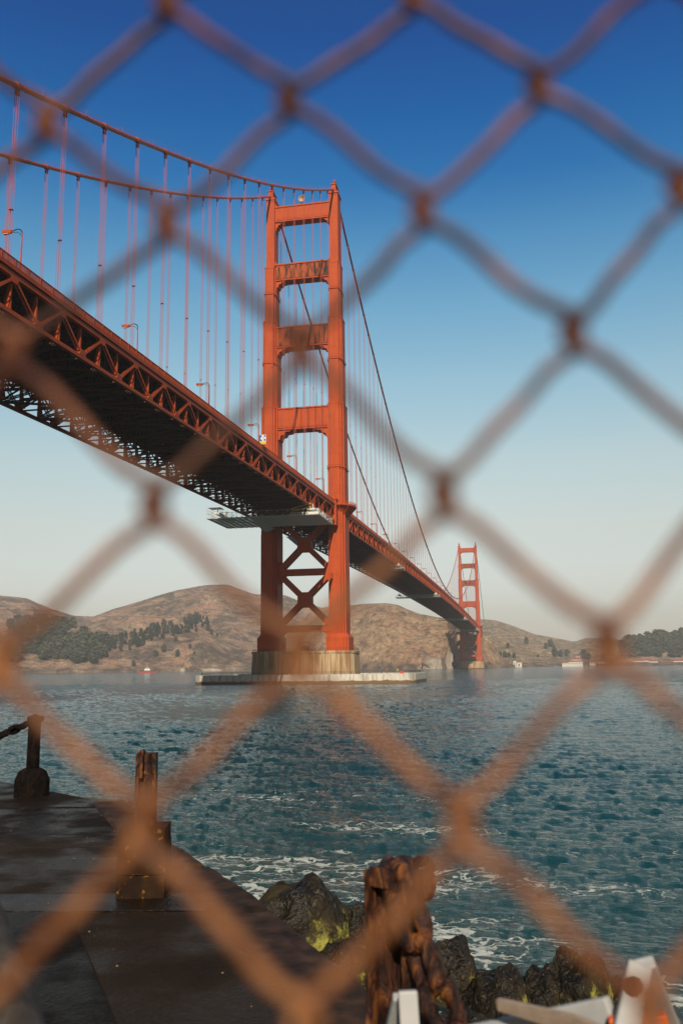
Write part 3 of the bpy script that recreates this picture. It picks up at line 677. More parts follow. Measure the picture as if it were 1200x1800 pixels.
    b2 = N(nt, 'ShaderNodeBump', Strength=1.0, Distance=.55); nt.links.new(n2.outputs[0], b2.inputs['Height']); nt.links.new(b1.outputs[0], b2.inputs['Normal'])
    b3 = N(nt, 'ShaderNodeBump', Strength=.5, Distance=.05); nt.links.new(fm.outputs[0], b3.inputs['Height']); nt.links.new(b2.outputs[0], b3.inputs['Normal'])
    nt.links.new(b3.outputs[0], bs.inputs['Normal'])
    me.materials.append(m)
    o = bpy.data.objects.new('sea_water', me); C.objects.link(o); o['kind'] = 'structure'
# (cx, cy, length, width, angle, weight) in metres east / north of where the surf breaks
FOAM = [(-4.5, 22, 5, 5.5, .2, 1.15), (-3.5, 29, 4, 3.5, .1, .80), (-8, 27, 4, 3, .1, .85), (-9.5, 24, 3, 4, .3, .75), (0.0, 29, 4, 1.6, -.2, .66), (-7.5, 13.5, 3.5, 3, .2, .9), (-5, 38, 7, 2.0, -.15, .66), (-9, 31, 6, 3, -.1, .82), (1.5, 20.5, 3.0, 1.2, -.3, .92), (8, 34, 8, 1.4, -.25, .45), (4, 19.5, 3, 1.0, -.4, .75), (7, 22, 2.5, 1.5, -.1, .60), (-3.5, 17.5, 3, 2.5, .2, .8), (-14, 19, 6, 2.5, .2, 1.0), (-20, 32, 12, 4, 0, .55), (-12, 46, 18, 4, 0, .45), (3.5, 16, 3, 2, 0, 1.05), (-2, 250-0, 60, 2.2, .0, 0), (3, 17.8, 3.4, .8, -.2, .9)]
water()

# ------------------------------------------------------------------ hills
def ray(px, py): return CF+(px-600)/FPX*CR-(py-900)/FPX*CU
def hill(name, sil, ds, dc, mat, nstep=2.5, nv=70, prof=.85, rough=1.0, seed=0, notch=None):
    sil = sorted(sil); px = np.arange(sil[0][0], sil[-1][0]+.1, nstep); py = np.interp(px, [s_[0] for s_ in sil], [s_[1] for s_ in sil])
    k = np.ones(5)/5; py = np.convolve(np.pad(py, 2, 'edge'), k, 'valid')
    V = []; n = len(px); T = np.r_[np.linspace(0, 1, nv), 1.08, 1.2, 1.5]
    for i in range(n):
        d = ray(px[i], py[i]); hd = math.hypot(d[0], d[1]); ux, uy = d[0]/hd, d[1]/hd; D0 = ds(px[i]) if callable(ds) else ds; D1 = dc(px[i]) if callable(dc) else dc
        zc_ = CAM[2]+D1*d[2]/hd
        for t in T:
            D = D0+(D1-D0)*t; x = CAM[0]+ux*D; y = CAM[1]+uy*D
            if t <= 1: z = zc_*(1-(1-t)**1.35)**prof
            else: z = zc_*(1-(t-1)*1.2)
            e = min(1, t*6)*min(1, max(.12, (1-t)*5)) if t <= 1 else .1
            nn = noise.fractal(Vector((x/260, y/260, seed)), 1.0, 2.1, 6)*22+noise.ridged_multi_fractal(Vector((x/120+seed, y/300, 1)), 1., 2., 4, 1., 2.)*-9+5
            sw = px[i]*D0/FPX; gl = noise.ridged_multi_fractal(Vector((sw/95+.25*t, t*1.1+seed, 3)), 1, 2.2, 5, 1, 2)-1.1
            nn += -11*gl*(1-t*.35)
            z += nn*e*rough*min(1, zc_/90)
            sh = noise.noise(Vector((x/70, y/70, 7+seed)))*14*rough*e
            V.append((x+ux*sh, y+uy*sh, z if t > 0 else -4))
    nT = len(T); f = [(i*nT+j, (i+1)*nT+j, (i+1)*nT+j+1, i*nT+j+1) for i in range(n-1) for j in range(nT-1)]
    me = bpy.data.meshes.new(name); me.from_pydata(V, [], f); me.materials.append(mat)
    me.polygons.foreach_set('use_smooth', [True]*len(me.polygons)); me.update()
    o = bpy.data.objects.new(name, me); C.objects.link(o); o['kind'] = 'structure'
    return o, BVHTree.FromPolygons(V, f)
def hill_mat(name, dry, red, scrub, scale=.006, scr=.014, cliff=True, sc_pos=(.46, .56)):
    m, nt, bs = new_mat(name)
    c, h, v = noise_col(nt, scale, [dry, red, dry, tuple(x*.8 for x in red)], (1, 1, 1.6), 9, .6, pos=[.35, .46, .56, .68])
    c2, h2, v2 = noise_col(nt, scr, [(0, 0, 0), (1, 1, 1)], (1, 1, 1), 8, .3, pos=sc_pos, rough=.72)
    c = mixc(nt, c, scrub, c2)
    c3, h3, v3 = noise_col(nt, .085, [(.42, .40, .40), (1, 1, 1), (1.35, 1.3, 1.25)], (1, 1, .5), 8, .5, pos=[.38, .5, .62], rough=.75)
    c = mixc(nt, c, c3, .9, 'MULTIPLY')
    c5, h5, v5 = noise_col(nt, .30, [(.45, .42, .40), (1, 1, 1), (1.3, 1.3, 1.25)], (1, 1, .6), 7, .3, pos=[.36, .5, .66], rough=.8)
    c = mixc(nt, c, c5, .8, 'MULTIPLY')
    if cliff:
        tc = N(nt, 'ShaderNodeTexCoord'); sp = N(nt, 'ShaderNodeSeparateXYZ'); nt.links.new(tc.outputs['Object'], sp.inputs[0])
        ad = N(nt, 'ShaderNodeMath', operation='MULTIPLY_ADD'); nt.links.new(h2, ad.inputs[0]); ad.inputs[1].default_value = -34; nt.links.new(sp.outputs[2], ad.inputs[2])
        f = ramp(nt, ad.outputs[0], -10, 0, 1, 0)
        c4, h4, v4 = noise_col(nt, .05, [(.14, .11, .09), (.38, .28, .20), (.72, .66, .58)], (1, 1, 1), 8, pos=[.42, .62, .74])
        c = mixc(nt, c, c4, f)
    nt.links.new(c, bs.inputs['Base Color']); bs.inputs['Roughness'].default_value = .95; bs.inputs['Specular IOR Level'].default_value = .1
    b = bump(nt, bs, h3, 1.0, 9.0); bump(nt, bs, h2, 1.0, 16.0, b)
    return m
hm1 = hill_mat('dry_grass_hill', (.50, .36, .24), (.45, .27, .19), (.17, .14, .11))
hm2 = hill_mat('rocky_headland', (.60, .43, .27), (.54, .33, .21), (.29, .215, .15), .010, .035, sc_pos=(.48, .66))
hm3 = hill_mat('golden_hill', (.60, .46, .28), (.52, .36, .22), (.24, .20, .13), .008, .03)
o, bL = hill('hills', [(-260, 1060), (-160, 1045), (-60, 1042), (0, 1047), (50, 1052), (85, 1070), (130, 1083), (165, 1084), (200, 1070), (250, 1055), (310, 1037), (360, 1028), (400, 1027), (430, 1038), (450, 1045), (480, 1042), (500, 1046), (528, 1057), (560, 1066), (600, 1080), (680, 1120)], 2350, 3150, hm1, seed=1)
o, bF = hill('hills', [(-260, 1120), (-50, 1104), (40, 1098), (110, 1096), (165, 1107), (230, 1112), (300, 1104), (350, 1096), (375, 1108), (400, 1122), (440, 1128), (480, 1136), (540, 1150), (640, 1168)], 2060, 2420, hm1, seed=4, rough=.7)
def dsH(px): return np.interp(px, [430, 700, 785, 797, 803, 840, 850, 870, 905], [1960, 1790, 1765, 1755, 1728, 1724, 1748, 1765, 1790])
o, bH = hill('headland', [(430, 1172), (470, 1150), (500, 1122), (530, 1090), (550, 1072), (575, 1066), (620, 1064), (640, 1061), (680, 1060), (700, 1063), (716, 1071), (735, 1078), (752, 1081), (780, 1086), (800, 1094), (815, 1107), (830, 1114), (850, 1116), (862, 1121), (872, 1140), (885, 1162), (905, 1170)], dsH, lambda p: dsH(p)+np.interp(p, [430, 785, 800, 840, 850, 905], [260, 190, 80, 60, 60, 60]), hm2, nstep=2.5, seed=9, prof=.72, rough=.8)
o, bR = hill('hills', [(780, 1098), (820, 1090), (850, 1088), (870, 1090), (900, 1100), (940, 1115), (980, 1122), (1010, 1128), (1030, 1121), (1060, 1122), (1095, 1125), (1150, 1130), (1300, 1140)], 2750, 3900, hm3, seed=12, rough=.8)
o, bS = hill('hills', [(830, 1140), (850, 1128), (865, 1119), (885, 1122), (905, 1132), (930, 1144), (960, 1152), (985, 1158), (1010, 1161), (1300, 1163)], 2320, 2620, hm3, seed=15, rough=.5)
o, bW = hill('hills', [(1085, 1150), (1095, 1136), (1110, 1124), (1130, 1119), (1160, 1120), (1200, 1121), (1300, 1118)], 2680, 3000, hm3, seed=18, rough=.3)
# the coast road cut across the left hill
def road(trees, pts, wdt, name, mat):
    m = MB(); Q = []
    for px in np.arange(pts[0][0], pts[-1][0], 3):
        py = np.interp(px, [p[0] for p in pts], [p[1] for p in pts]); d = Vector(ray(px, py)).normalized(); h = bL.ray_cast(Vector(CAM), d)
        if h[0] is not None: Q.append(h[0]-d*3+Vector((0, 0, .5)))
    for a, b in zip(Q[:-1], Q[1:]):
        if (a-b).length < 60: m.bar(a, b, wdt, 2.5)
    o = m.build(name, mat, None, kind='structure')
road(bL, [(0, 1070), (100, 1074), (180, 1083), (300, 1085), (380, 1080), (455, 1086)], 4.5, 'coast_road', simple('road_cut_earth', [(.26, .16, .11), (.34, .23, .16)], .05, .9))

# ------------------------------------------------------------------ trees
def leafmat(name, a, b): return simple(name, [a, tuple((x+y)/2 for x, y in zip(a, b)), b], .35, .8, spec=.2)
LM = [leafmat('dark_cypress_foliage', (.014, .026, .015), (.045, .062, .030)), leafmat('grey_green_foliage', (.040, .052, .030), (.105, .112, .066)), leafmat('olive_foliage', (.040, .042, .020), (.085, .080, .040))]
def tree_meshes(kind, seed):
    r = random.Random(seed); m = MB(); H = 1.0
    for i in range(230):
        t = r.random(); z = .16+.84*t
        if kind == 0: w = .30*(1-t)**.75+.03
        elif kind == 1: w = .42*math.sqrt(max(0, 1-((t-.45)/.58)**2))+.02
        else: w = .52*math.sqrt(max(0, 1-((t-.35)/.68)**2))+.02
        w *= .75+.5*noise.noise(Vector((t*4, seed*3.1, i % 5)))
        a = r.random()*6.283; q = w*r.random()**.45*(1+.25*math.sin(a*3+seed)); c = np.array([q*math.cos(a), q*math.sin(a), z]); s_ = .055+.07*r.random()
        n = np.array([r.gauss(0, 1), r.gauss(0, 1), r.gauss(0, .6)]); n /= np.linalg.norm(n); u = np.cross(n, (0, .1, 1)); u /= np.linalg.norm(u); w_ = np.cross(n, u)
        k = 5; m.add([c+s_*(.7+.6*r.random())*(math.cos(b)*u+.7*math.sin(b)*w_) for b in np.linspace(0, 2*math.pi, k, endpoint=False)], [tuple(range(k))])
    cr = m.mesh('crown', LM[[0, 1, 2][kind]])
    m = MB(); m.tube([(0, 0, -.08), (.01, 0, .3), (0, .01, .75)], [.030, .022, .008], 6)
    for j in range(5): a = r.random()*6.28; z = .25+.1*j; m.tube([(0, 0, z), (.14*math.cos(a), .14*math.sin(a), z+.12)], [.012, .004], 4)
    return cr, m.mesh('trunk', M['trunk'])
TM = {k: [tree_meshes(k, k*10+s_) for s_ in range(3)] for k in (0, 1, 2)}
ntree = {}
def tree(px, py, bvhs, kind, h, label, group):
    d = Vector(ray(px, py)).normalized(); best = None
    for b in bvhs:
        q = b.ray_cast(Vector(CAM), d)
        if q[0] is not None and (best is None or q[3] < best[1]): best = (q[0], q[3])
    if best is None or best[0].z < 1.5: return None
    cr, tr = random.choice(TM[kind]); nm = ['cypress_tree', 'broad_tree', 'shrub'][kind]
    r = empty(nm, best[0], random.random()*6.28, label=label, category='tree' if kind < 2 else 'shrub', group=group); wf = 1.3 if group.startswith('trees') else 1.0; r.scale = (wf*h*random.uniform(.8, 1.15), wf*h*random.uniform(.8, 1.15), h)
    for n_, me in (('crown', cr), ('trunk', tr)):
        o = bpy.data.objects.new(n_, me); C.objects.link(o); o.parent = r
    return r
A_ = [bF, bL]
for i in range(120):   # left wood
    px = random.uniform(18, 178); py = random.uniform(1093+abs(px-95)*.05, 1166)
    if px > 140 and py < 1100+ (px-140)*.9: continue
    tree(px, py, A_, 1, random.uniform(21, 31), 'grey green tree in the dense wood low on the left hillside', 'trees of the left hillside wood')
for i in range(170):    # diagonal belt of dark cypresses
    t = random.random(); px = 125+240*t; c = 1168-74*t; py = c+random.uniform(-22, 9)*(1-.35*t)
    if py > 1170: continue
    tree(px, py, A_, 0 if random.random() < .75 else 1, random.choice((random.uniform(9, 15), random.uniform(15, 25))), 'dark tree in the belt climbing the slope right of the left wood', 'dark trees of the climbing belt')
for px, py, h, w in ((366, 1110, 18, 'dark round tree at the top end of the tree belt'), (372, 1116, 15, 'dark tree just below the top end of the belt'), (382, 1119, 9, 'small bush right of the belt on the brown slope'), (288, 1147, 17, 'round dark tree alone below the middle of the belt'), (312, 1155, 17, 'round dark bush alone low on the brown slope, nearest the water'), (334, 1141, 12, 'small round bush alone between the belt and the pier'), (342, 1150, 6, 'tiny bush low on the slope left of the pier'), (274, 1155, 15, 'dark bush just right of the belt low on the slope'), (235, 1172, 14, 'dark bush at the shoreline above the red boat'), (309, 1128, 13, 'dark bush at the lower edge of the belt'), (345, 1112, 12, 'round bush under the top of the belt')):
    tree(px, py, A_, 1, h, w, None) if False else None
    r = tree(px, py, A_, 1, h, w, 'lone bushes')
    if r: del r['group']
for i in range(110):   # right-hand wooded hill
    px = random.uniform(1092, 1225); py = random.uniform(np.interp(px, [1092, 1110, 1130, 1225], [1140, 1124, 1120, 1121]), 1156)
    tree(px, py, [bW], 1, random.uniform(22, 32), 'dark tree in the wood covering the low hill at the far right', 'trees of the far right wood')
for px, py, h, w in ((925, 1133, 24, 'big round grey green tree on the golden hill right of the far tower'), (967, 1138, 26, 'round dark tree in the saddle of the golden hills'), (959, 1141, 20, 'smaller dark tree touching the round one in the saddle'), (973, 1143, 18, 'dark tree right of the round one in the saddle'), (892, 1140, 15, 'round black bush on the slope just right of the far pylon'), (879, 1154, 12, 'thin dark tree low on the slope nearest the far tower'), (887, 1156, 16, 'dark tree second from the far tower low on the slope'), (894, 1155, 12, 'dark tree third from the far tower low on the slope'), (903, 1157, 14, 'bushy green tree above the pale concrete ruins'), (975, 1156, 24, 'dark tree left end of the row behind the red roofed houses'), (985, 1155, 22, 'second dark tree of the row behind the houses'), (996, 1154, 22, 'third dark tree of the row behind the houses'), (1026, 1159, 30, 'large round dark tree between the red roofed houses'), (1034, 1160, 22, 'dark tree just right of the large round one by the houses'), (1060, 1160, 20, 'dark tree right of the houses behind the fence knot'), (945, 1156, 8, 'small bush on the low slope left of the houses')):
    r = tree(px, py, [bS, bR], 1, h, w, 'x')
    if r: del r['group']

# ------------------------------------------------------------------ shore buildings, boat
M['redroof'] = simple('red_roof', [(.24, .075, .055), (.32, .11, .08)], .4, .8); M['wallw'] = simple('cream_wall', [(.60, .56, .48), (.72, .68, .60)], .3, .8); M['glass'] = simple('dark_glass', [(.02, .025, .03), (.04, .05, .06)], 1, .2)
def house(px, D, L, dp, h, rh, label, z=2.5):
    L *= .85; rh *= .7
    d = ray(px, 1165); hd = math.hypot(d[0], d[1]); x, y = CAM[0]+d[0]/hd*D, CAM[1]+d[1]/hd*D
    r = empty('red_roofed_house', (x, y, z), -YAW*-1*0+random.uniform(-.25, .25), label=label, category='house', group='red roofed houses on the far shore')
    m = MB(); m.bb((-L/2, -dp/2, -6), (L/2, dp/2, h)); m.prism([(-dp/2, h+.002), (dp/2, h+.002), (0, h+rh-.3)], -L/2+.01, L/2-.01, axis=0); m.build('wall', M['wallw'], r, fix=True)
    m = MB(); e = .7
    for s_ in (-1, 1): m.bar((0, s_*(dp/4+e/2), h+rh/2+.12), (0.001, s_*(dp/4+e/2)+.0001, h+rh/2+.12), 1, 1) if False else None
    v = []
    for x_ in (-L/2-e, L/2+e):
        v += [(x_, -dp/2-e, h-.2), (x_, 0, h+rh), (x_, dp/2+e, h-.2), (x_, dp/2+e, h+.2), (x_, 0, h+rh+.4), (x_, -dp/2-e, h+.2)]
    m.add(v, [(0, 1, 7, 6), (1, 2, 8, 7), (2, 3, 9, 8), (3, 4, 10, 9), (4, 5, 11, 10), (5, 0, 6, 11), (0, 5, 4, 1), (1, 4, 3, 2), (6, 7, 10, 11), (7, 8, 9, 10)])
    rf = m.build('roof', M['redroof'], r, fix=True)
    m = MB(); m.bb((L*.2-.6, -.6, h+rh-.6), (L*.2+.6, .6, h+rh+2)); m.build('chimney', M['redroof'], rf)
    n = max(2, int(L/5)); 
    for i in range(n):
        m = MB(); xx = -L/2+L*(i+.5)/n; m.bb((xx-.8, -dp/2-.08, h*.3), (xx+.8, -dp/2-.01, h*.75)); m.build('window', M['glass'], r)
for q in ((994, 2330, 22, 14, 5, 6, 'small red roofed house leftmost on the shore', 4), (1004, 2350, 16, 12, 6, 5, 'small red roofed house second from the left, close beside the first', 4), (1011, 2300, 40, 12, 9, 3, 'long white house with low red roof at the water edge'), (1012, 2370, 30, 14, 8, 7, 'tall red roofed house behind the long white one', 9), (1014, 2430, 14, 12, 7, 4, 'cream house highest up behind the other houses', 18), (1040, 2340, 16, 12, 6, 6, 'red roofed house just right of the large round tree', 3), (1056, 2400, 24, 12, 6, 4, 'small house right of the round tree hidden by the fence knot', 4), (1098, 2500, 50, 14, 5, 4, 'long low house left end of the right hand row'), (1120, 2560, 34, 14, 8, 6, 'taller red roofed house in the middle of the right hand row', 4), (1133, 2560, 38, 14, 9, 7, 'tallest house of the right hand row with big red roof', 4), (1148, 2480, 26, 12, 8, 4, 'cream house right of the tallest red roof'), (1170, 2500, 40, 12, 5, 4, 'long low house near the right edge'), (1192, 2540, 34, 12, 8, 5, 'red roofed house at the right edge of the shore')): house(*q)
def ruin(px, D, label, w, h):
    d = ray(px, 1165); hd = math.hypot(d[0], d[1]); x, y = CAM[0]+d[0]/hd*D, CAM[1]+d[1]/hd*D
    m = MB(); m.bb((-w/2, -5, -4), (w/2, 5, h*.8)); m.bb((-w/2-.5, -5.5, h*.8), (w/2+.5, 5.5, h)); m.bb((-w*.2, -5.3, 0), (w*.05, -5.02, h*.6), 1); o = m.build('concrete_block_house', [M['wallw'], M['glass']], None, fix=True, label=label, category='building'); o.location = (x, y, 2)
ruin(904, 2290, 'pale concrete block at the water edge right of the far tower', 7, 13); ruin(912, 2300, 'low wide concrete block right of the taller one', 12, 9)
bt = empty('tug_boat', (0, 0, 0), label='small red and white boat on the water off the left shore', category='boat')
d = ray(259, 1180); hd = math.hypot(d[0], d[1]); bt.location = (CAM[0]+d[0]/hd*1650, CAM[1]+d[1]/hd*1650, 0); bt.rotation_euler = (0, 0, .15); bt.scale = (.82, .82, .82)
m = MB(); hull = [(-18, -3.6), (12, -4), (20, 0), (12, 4), (-18, 3.6)]; m.prism([(x*.93, y*.8) for x, y in hull], -1, 3.2, poly2=hull); m.build('hull', M['red'], bt, fix=True)
m = MB(); m.prism(hull, 3.25, 4.2, poly2=[(x*1.02, y*1.02) for x, y in hull]); m.build('bulwark', M['dark'], bt, fix=True)
m = MB(); m.bb((-6, -2.8, 4.2), (7, 2.8, 7.5)); m.bb((-2, -2.3, 7.5), (5, 2.3, 10.4)); m.build('wheelhouse', M['white'], bt)
m = MB(); m.bb((-1.5, -2.36, 8.6), (4.6, -2.31, 9.7)); m.build('window', M['glass'], bt)
m = MB(); m.bar((0, 0, 10.4), (0, 0, 16), .3, .3); m.bar((-4, 0, 7.5), (-4, 0, 10), 1.2, 1.2); m.build('mast', M['white'], bt)

# ------------------------------------------------------------------ sea wall and walkway (local frame: metres from the camera's foot)
def L3(x, y, z): return (CAM[0]+x, CAM[1]+y, z)
GZ = 5.0
def m_walk(nm='wet_dark_stone', k=1.0, wet=0):
    m, nt, bs = new_mat(nm)
    c, h, v = noise_col(nt, 1.3, [(.008*k, .006*k, .004*k), (.024*k, .016*k, .010*k), (.013*k, .009*k, .006*k)], (1, 1, 1), 9)
    c2, h2, v2 = noise_col(nt, 38, [(.5, .5, .5), (1.3, 1.25, 1.2)], (1, 1, 1), 4)
    c = mixc(nt, c, c2, .8, 'MULTIPLY')
    vo = N(nt, 'ShaderNodeTexNoise', Scale=7, Detail=6, Roughness=.8); nt.links.new(v, vo.inputs['Vector']); sp = ramp(nt, vo.outputs[0], .74, .78)
    c = mixc(nt, c, (.30, .19, .06, 1), sp)
    nt.links.new(c, bs.inputs['Base Color']); r = ramp(nt, h, .38, .60, .25, .75); nt.links.new(r, bs.inputs['Roughness'])
    bump(nt, bs, h2, 1.0, .02); bs.inputs['Specular IOR Level'].default_value = .07
    if wet: r2 = ramp(nt, h, .36, .60, .10, .40); nt.links.new(r2, bs.inputs['Roughness']); bs.inputs['Specular IOR Level'].default_value = .32
    return m
M['walk'] = m_walk(k=.75)
E_ = [(.66, 2.55), (-.74, 4.51), (-1.94, 6.38), (-3.2, 8.05), (-4.83, 10.56), (-5.43, 10.90), (-6.03, 11.0), (-9.5, 13.6)]
def edge_at(y): return np.interp(y, [-4, 2.55, 4.51, 6.38, 8.05, 10.56, 10.90, 11.0, 13.6], [5.3, .66, -.74, -1.94, -3.2, -4.83, -5.43, -6.03, -9.5])
m = MB()
poly = [(5.3, -4)]+E_+[(-16, 13.6), (-16, -4)]
m.prism([(CAM[0]+x, CAM[1]+y) for x, y in poly], -3, GZ-.05)
mj = MB(); pj = [(x*.998-.02, y) for x, y in poly]; mj.prism([(CAM[0]+x, CAM[1]+y) for x, y in pj], GZ-.049, GZ-.014)
mj.build('walkway_joint_sand', simple('joint_sand', [(.05, .035, .02), (.16, .11, .06)], 9, .9), None, fix=True, kind='structure')
# paving slabs with open joints; rows follow the camera-side joint lines seen on the walk
rows = [(-4.2, -1.0), (-1.0, 1.6), (1.6, 3.7), (3.7, 5.82), (5.82, 6.28), (6.28, 8.0), (8.0, 8.5), (8.5, 10.4), (10.4, 14.6)]
sk_ = .19
def slab(q, dz, mi=0):
    cx = sum(p[0] for p in q)/len(q); cy = sum(p[1] for p in q)/len(q)
    s_ = [(cx+(x-cx)*1.0, cy+(y-cy)*1.0) for x, y in q]
    g = .018; s_ = [(x-g*np.sign(x-cx), y-g*np.sign(y-cy)) for x, y in s_]
    lo = [(CAM[0]+x, CAM[1]+y) for x, y in s_]; hi = [(CAM[0]+x-.012*np.sign(x-cx), CAM[1]+y-.012*np.sign(y-cy)) for x, y in s_]
    m.prism(lo, GZ-.08, GZ-.012+dz, mi); m.prism(lo, GZ-.012+dz, GZ+dz, mi, poly2=hi)
ry = random.Random(5)
offs = {3: [-3.05, -1.75], 2: [-2.0, -.6], 5: [-4.25], 4: [-3.1, -2.0]}
for ri, (y0, y1) in enumerate(rows):
    x0, x1 = -16, None
    cut = [-12.5, -9.2, -6.4]+{0: [-3, 0, 2.5], 1: [-2.6, .2], 2: [-2.9, -1.0], 3: [-2.9, -2.3+.55], 4: [-4.9], 5: [-4.2], 6: [-5.2], 7: [-5.4], 8: [-8]}[ri]
    sl_ = -.60
    xs0 = [-16]+cut; 
    # band of slabs along the edge
    e0, e1 = edge_at(y0), edge_at(y1)
    for i in range(len(xs0)):
        a = xs0[i]; b = xs0[i+1] if i+1 < len(xs0) else None
        aa = a+(y1-y0)*sl_*(0 if a == -16 else 1)
        xb0 = e0 if b is None else b; xb1 = e1 if b is None else b+(y1-y0)*sl_
        if xb0-a < .15 or xb1-aa < .1: continue
        yy = lambda x, y: y+sk_*(x+3)*.9
        ex = [(a, yy(a, y0)), (xb0, yy(xb0, y0)), (xb1, yy(xb1, y1)), (aa, yy(aa, y1))]
        if b is None:
            ex[1] = (edge_at(ex[1][1]), ex[1][1]); ex[2] = (edge_at(ex[2][1]), ex[2][1])
        slab(ex, ry.uniform(-.006, .006), 2 if (ri == 5 and b is not None and -6.6 < a < -4.0) or (ri == 4 and b is None) else ry.choice((0, 1, 3)))
m.build('sea_wall_walkway', [M['walk'], m_walk('worn_brown_stone', 1.2), m_walk('standing_wet_stone', .7, 1), m_walk('blackened_stone', .4)], None, fix=True, kind='structure')

gm_ = MB(); gr = random.Random(11)
for i in range(330):
    if gr.random() < .6: y = gr.uniform(1.5, 10.4); x = edge_at(y)-abs(gr.gauss(0, .22))-.02
    else: y = gr.uniform(2, 10.6); x = edge_at(y)-gr.uniform(0, 4)
    r = gr.uniform(.003, .009); c = np.array(L3(x, y, GZ+r*.4)); q = np.array([[1, 0, 0], [-.5, .8, 0], [-.4, -.9, 0], [0, 0, 1], [0, 0, -1]])*r*np.array([gr.uniform(.6, 1.5), gr.uniform(.6, 1.5), .6])
    gm_.add(c+q, [(0, 1, 3), (1, 2, 3), (2, 0, 3), (1, 0, 4), (2, 1, 4), (0, 2, 4)])
gm_.build('shell_grit', simple('ochre_grit', [(.12, .07, .025), (.32, .23, .11)], 30, .8), None, fix=True, kind='stuff')
cp = MB(); pe = [(float(edge_at(y)), y) for y in np.arange(-3.5, 10.56, .07)]; cr_ = random.Random(3)
dn = np.array([-.81, -.58]); rowv = []
for i, (x, y) in enumerate(pe):
    ch = .012*noise.noise(Vector((i*.35, 0, 0)))-abs(.02*noise.noise(Vector((i*.9, 4, 0)))); gap = (i % 17 == 0)
    top = GZ+.020+.004*noise.noise(Vector((i*.5, 2, 0)))-(.02 if gap else 0); o0 = np.array([x, y])-dn*(.03+ch); i0 = np.array([x, y])+dn*.36
    rowv.append([(CAM[0]+o0[0], CAM[1]+o0[1], GZ-.16), (CAM[0]+o0[0], CAM[1]+o0[1], top-.03), (CAM[0]+o0[0]+dn[0]*.03, CAM[1]+o0[1]+dn[1]*.03, top), (CAM[0]+i0[0]-dn[0]*.02, CAM[1]+i0[1]-dn[1]*.02, top-.002), (CAM[0]+i0[0], CAM[1]+i0[1], GZ-.01)])
cp.add([q for r_ in rowv for q in r_], [(i*5+j, (i+1)*5+j, (i+1)*5+j+1, i*5+j+1) for i in range(len(rowv)-1) for j in range(4)])
cpm = simple('worn_brown_coping', [(.010, .006, .004), (.038, .021, .013), (.075, .040, .022)], 5, .7, detail=9, bumpd=.02, spec=.15, pos=[.34, .52, .68])
cp.build('sea_wall_coping', cpm, None, smooth=False, fix=True, kind='structure')
# rusty iron material
def m_rust(name, a, b, c_, sc=16):
    m, nt, bs = new_mat(name)
    c, h, v = noise_col(nt, sc, [a, b, c_], (1, 1, .45), 9, .8, pos=[.38, .52, .66])
    nt.links.new(c, bs.inputs['Base Color']); bs.inputs['Roughness'].default_value = .55; bs.inputs['Specular IOR Level'].default_value = .3; bump(nt, bs, h, 1.0, .035); return m
M['rust'] = m_rust('rusted_iron', (.006, .003, .003), (.045, .014, .007), (.24, .085, .020))
M['rust2'] = m_rust('shaded_rusted_iron', (.004, .003, .003), (.009, .006, .005), (.018, .010, .007))  # near-black copy of the rust, shade on the far post painted in
M['rust2'].node_tree.nodes['Principled BSDF'].inputs['Roughness'].default_value = .9; M['rust2'].node_tree.nodes['Principled BSDF'].inputs['Specular IOR Level'].default_value = .1
def m_block():
    m, nt, bs = new_mat('stained_block')
    c, h, v = noise_col(nt, 4, [(.008, .005, .004), (.020, .011, .007), (.045, .022, .010)], (1, 1, .6), 9)
    tc = N(nt, 'ShaderNodeTexCoord'); n2 = N(nt, 'ShaderNodeTexNoise', Scale=22, Detail=5); nt.links.new(tc.outputs['Object'], n2.inputs[0]); f = ramp(nt, n2.outputs[0], .62, .70)
    c = mixc(nt, c, (.22, .10, .02, 1), f); nt.links.new(c, bs.inputs['Base Color']); bs.inputs['Roughness'].default_value = .8; bs.inputs['Specular IOR Level'].default_value = .1; bump(nt, bs, h, 1, .03); return m
M['block'] = m_block()
def hpost(m, w, d, h, z0=0, t=.016):
    for s_ in (-1, 1): m.bb((s_*w/2-t/2, -d/2, z0), (s_*w/2+t/2, d/2, h))
    m.bb((-w/2, -t/2, z0), (w/2, t/2, h-.01))
def rough_mesh(o, amt, sc, sub=2):
    b = o.modifiers.new('subd', 'SUBSURF'); b.subdivision_type = 'SIMPLE'; b.levels = b.render_levels = sub
    t = bpy.data.textures.new('wear', 'CLOUDS'); t.noise_scale = sc; t.noise_depth = 3
    dm = o.modifiers.new('wear', 'DISPLACE'); dm.texture = t; dm.strength = amt; dm.mid_level = .5; dm.texture_coords = 'LOCAL'
# bollard at the middle distance (rel -2.75, 6.35)
p2 = empty('rusty_post', L3(-2.72, 6.35, GZ), .25, label='squat rusty iron post in a square block at the middle of the walkway edge', category='post', group='posts along the sea wall')
m = MB(); hpost(m, .12, .12, .97, .0, .022); m.bb((-.06, .035, .72), (.06, .06, .97)); m.bb((-.045, -.062, .80), (-.02, .062, .99)); o = m.build('shaft', M['rust'], p2, fix=True); rough_mesh(o, .012, .05, 3)
m = MB(); m.prism([(-.17, -.17), (.17, -.17), (.17, .17), (-.17, .17)], .16, .46, poly2=[(-.16, -.16), (.16, -.16), (.16, .16), (-.16, .16)]); m.prism([(-.165, -.165), (.165, -.165), (.165, .165), (-.165, .165)], -.02, .15); o = m.build('base_block', M['block'], p2, fix=True); rough_mesh(o, .012, .08, 4)
